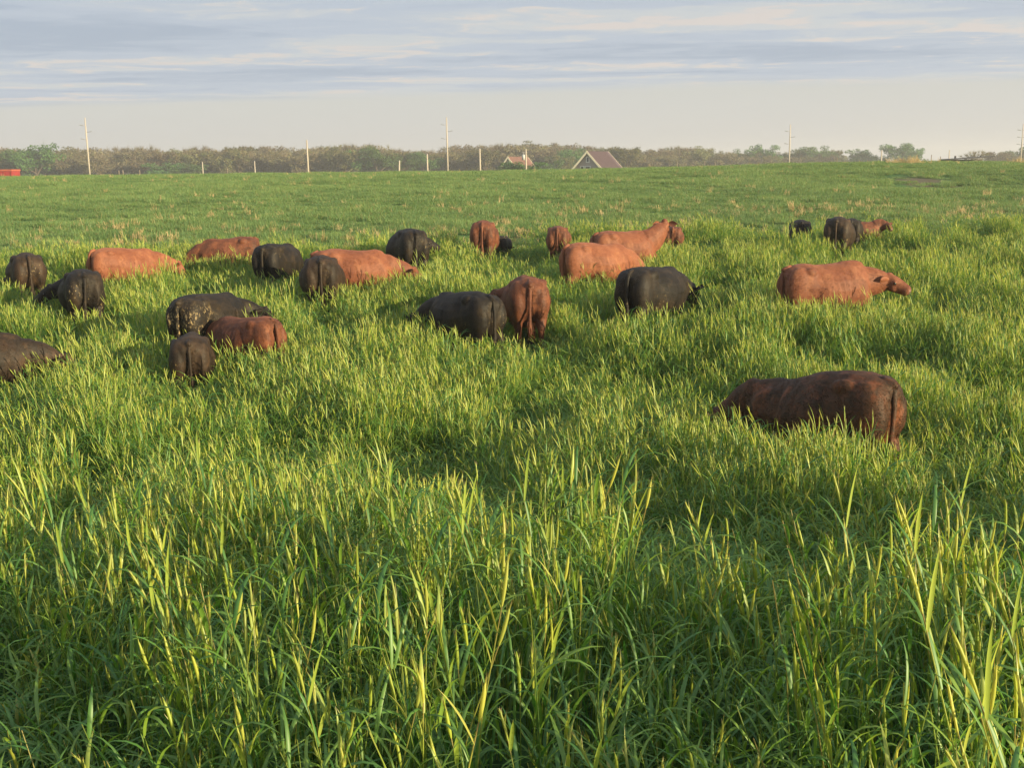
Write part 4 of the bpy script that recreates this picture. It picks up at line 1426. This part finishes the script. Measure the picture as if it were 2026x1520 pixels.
# ------------------------------------------------------------------ houses
M_TRIM = simple_mat('cream_trim', (0.80, 0.70, 0.50), 0.6, 0.05)
M_ROOF1 = simple_mat('maroon_metal_roof', (0.085, 0.050, 0.050), 0.45, 0.10, 1.5, 0.4, (1, 1, 0.3))
M_ROOF2 = simple_mat('rust_red_roof', (0.16, 0.080, 0.058), 0.6, 0.15, 1.5, 0.3)
M_WALL1 = simple_mat('grey_tan_siding', (0.30, 0.255, 0.22), 0.8, 0.08, 6, 0.2, (0.3, 0.3, 6))
M_WALL2 = simple_mat('tan_siding', (0.42, 0.36, 0.28), 0.8, 0.08, 6, 0.2, (0.3, 0.3, 6))
M_GLASS = simple_mat('dark_window_glass', (0.02, 0.022, 0.03), 0.1, 0.1, 3, 0.6)
M_WHITE = simple_mat('white_window_frame', (0.8, 0.78, 0.72), 0.6, 0.03)


def house(px_, d_, rz, W_, L_, eave, rise, roofm, wallm, label, apex_y, windows=True):
    """gable end at local -Y, ridge along +Y"""
    b = at(px_, d_)
    # set it so the ridge reaches the wanted row
    z = b.z
    h = solve_h(b, apex_y)
    eave = h - rise
    r = empty('house', b, rz)
    tag(r, label, 'house')
    w2 = W_ / 2
    MB().prism([(-w2, 0, -0.5), (w2, 0, -0.5), (w2, 0, eave), (0, 0, eave + rise - 0.12), (-w2, 0, eave)], (0, L_, 0)).build('wall', wallm, r)
    ov = 0.55
    for s_ in (-1, 1):
        # one roof slope as a slab
        ang = math.atan2(rise, w2)
        ex, ez = s_ * (w2 + ov * math.cos(ang)), eave - ov * math.sin(ang)
        nx_, nz_ = s_ * math.sin(ang) * 0.14, math.cos(ang) * 0.14
        q_ = [(0, -ov, eave + rise), (ex, -ov, ez), (ex + nx_, -ov, ez + nz_), (0, -ov, eave + rise + 0.16)]
        ro = MB().prism(q_, (0, L_ + 2 * ov, 0)).build('roof', roofm, r)
        # standing seams
        sm_ = MB()
        for k in range(1, int(L_ / 0.6)):
            yk = -ov + k * 0.6
            a0 = Vector((0, yk, eave + rise + 0.17)); a1 = Vector((ex + nx_, yk, ez + nz_ + 0.01))
            sm_.prism([tuple(a0), tuple(a1), tuple(a1 + Vector((nx_, 0, nz_)) * 0.3), tuple(a0 + Vector((nx_, 0, nz_)) * 0.3)], (0, 0.05, 0))
        sm_.build('roof_seams', roofm, ro)
        for y0 in (-ov - 0.08, L_ + ov + 0.003):
            MB().prism([(0, y0, eave + rise - 0.32), (ex, y0, ez - 0.32), (ex + nx_ * 1.3, y0, ez + nz_ * 1.3), (0, y0, eave + rise + 0.22)], (0, 0.077, 0)).build('barge_board', M_TRIM, r)
        MB().box((ex - s_ * 0.0, L_ / 2, ez - 0.10), (0.14, L_ + 2 * ov, 0.42)).build('gutter', M_TRIM, r)
    # attic window
    if windows:
        for (wx, wz, ww, wh) in ((0, eave + rise * 0.50, 0.62, 1.15), (-1.35, eave - 0.4, 0.8, 1.2), (0.0, eave - 0.4, 1.2, 1.2)):
            f_ = MB()
            for (cx_, cz_, sx, sz) in ((0, wh / 2, ww + 0.2, 0.1), (0, -wh / 2, ww + 0.2, 0.1), (-ww / 2, 0, 0.1, wh - 0.1), (ww / 2, 0, 0.1, wh - 0.1)):
                f_.box((wx + cx_, -0.05, wz + cz_), (sx, 0.1, sz))
            fo = f_.build('window', M_WHITE, r)
            MB().box((wx, -0.02, wz), (ww - 0.1, 0.04, wh - 0.1)).build('pane', M_GLASS, fo)
    return r


house(1163, 250, R(-27), 6.3, 11.6, 3, 3.4, M_ROOF1, M_WALL1, 'larger house with a dark maroon roof and cream barge boards', 300)
house(1007, 290, R(-27), 5.4, 10.6, 3, 3.3, M_ROOF2, M_WALL2, 'small house with a rust red roof, left of the larger house', 311)
# shrubs before the small house
plant_tree('green', 1, 1003, 270, 329, 'small dark bush in front of the gable of the small house', name='bush', widen=0.9, cat='bush', group='bushes before the houses')
plant_tree('green', 2, 1036, 230, 331, 'low dark bush in front of the roof of the small house', name='bush', widen=2.2, cat='bush', group='bushes before the houses')

# low dark shed on the right
M_SHEDR = simple_mat('dark_shed_roof', (0.035, 0.035, 0.038), 0.7, 0.2)
M_SHEDW = simple_mat('grey_shed_boards', (0.10, 0.09, 0.075), 0.9, 0.3, 3)
b = at(1912, 150)
sh = empty('shed', b, R(4))
tag(sh, 'low dark open shed on the crest near the right edge', 'shed')
hh = solve_h(b, 312.5)
MB().box((0, 0, hh), (6.2, 3.2, 0.12), Matrix.Rotation(R(-3), 3, 'Y')).build('roof', M_SHEDR, sh)
MB().box((0, 1.4, hh / 2 - 0.1), (5.8, 0.1, hh - 0.15)).build('wall', M_SHEDW, sh)
for xx in (-2.9, -1.2, 1.1, 2.9):
    MB().box((xx, -1.45, hh / 2 - 0.25), (0.14, 0.14, hh - 0.3)).build('post', M_SHEDW, sh)
MB().tube([(-1.6, 0, hh), (-1.6, 0, hh + 0.32)], [0.14, 0.12], 8).build('vent', M_SHEDR, sh, True)
MB().tube([(1.9, 0, hh), (1.9, 0, hh + 0.30)], [0.1, 0.12], 8).build('vent', M_SHEDR, sh, True)

# red trailer at the left edge
M_RED = simple_mat('faded_red_paint', (0.26, 0.030, 0.028), 0.5, 0.12, 2.0, 0.4)
M_REDTOP = simple_mat('orange_red_top_rail', (0.34, 0.09, 0.055), 0.5, 0.1)
M_TYRE = simple_mat('black_rubber', (0.02, 0.02, 0.02), 0.85)
b = at(-12, 150)
tr_ = empty('farm_trailer', b, R(-3))
tag(tr_, 'red high-sided farm trailer at the left edge beyond the crest', 'trailer')
hh = solve_h(b, 335.5)
MB().prism([(-3.1, -1.1, hh - 1.5), (3.1, -1.1, hh - 1.5), (3.1, -1.1, hh - 0.22), (-3.1, -1.1, hh - 0.22)], (0, 2.2, 0)).build('body', M_RED, tr_)
MB().box((0, -1.14, hh - 0.11), (6.3, 0.12, 0.22)).box((0, 1.14, hh - 0.11), (6.3, 0.12, 0.22)).box((3.12, 0, hh - 0.11), (0.1, 2.15, 0.22)).box((-3.12, 0, hh - 0.11), (0.1, 2.15, 0.22)).build('top_rail', M_REDTOP, tr_)
for k in range(7):
    MB().box((-3 + k * 1.0, -1.14, hh - 0.88), (0.09, 0.075, 1.24)).build('stake', M_RED, tr_)
for xx in (-1.9, 1.9):
    for yy in (-1.0, 1.0):
        zr = max(0.45, (hh - 1.5) * 0.5)
        wo = MB().tube([(xx, yy - 0.13, zr), (xx, yy + 0.13, zr)], [zr, zr], 20).build('wheel', M_TYRE, tr_, True)
        MB().tube([(xx, yy - 0.15, zr), (xx, yy + 0.15, zr)], [zr * 0.5, zr * 0.5], 16).build('rim', M_REDTOP, wo, True)
MB().box((0, 0, hh - 1.6), (6.0, 0.9, 0.18)).build('frame', M_TYRE, tr_)

# ------------------------------------------------------------------ haze
HAZE = 0.00058
if HAZE > 0:
    hz_ = MB().box((0, 760, 10), (2900, 1720, 30)).build('haze')
    zlo = float(GZ.min()) - 1.0
    m, t, o = new_mat('evening_haze')
    pv = t.n('ShaderNodeVolumePrincipled')
    pv.inputs['Color'].default_value = (0.93, 0.93, 0.93, 1)
    pv.inputs['Density'].default_value = HAZE
    pv.inputs['Anisotropy'].default_value = 0.2
    t.l(pv.outputs[0], o.inputs['Volume'])
    hz_.data.materials.append(m)
    zt = 26.0
    for v in hz_.data.vertices:
        v.co.z = zlo if v.co.z < 10 else zt
    tag(hz_, 'thin evening haze over the whole field', 'haze', kind='stuff')
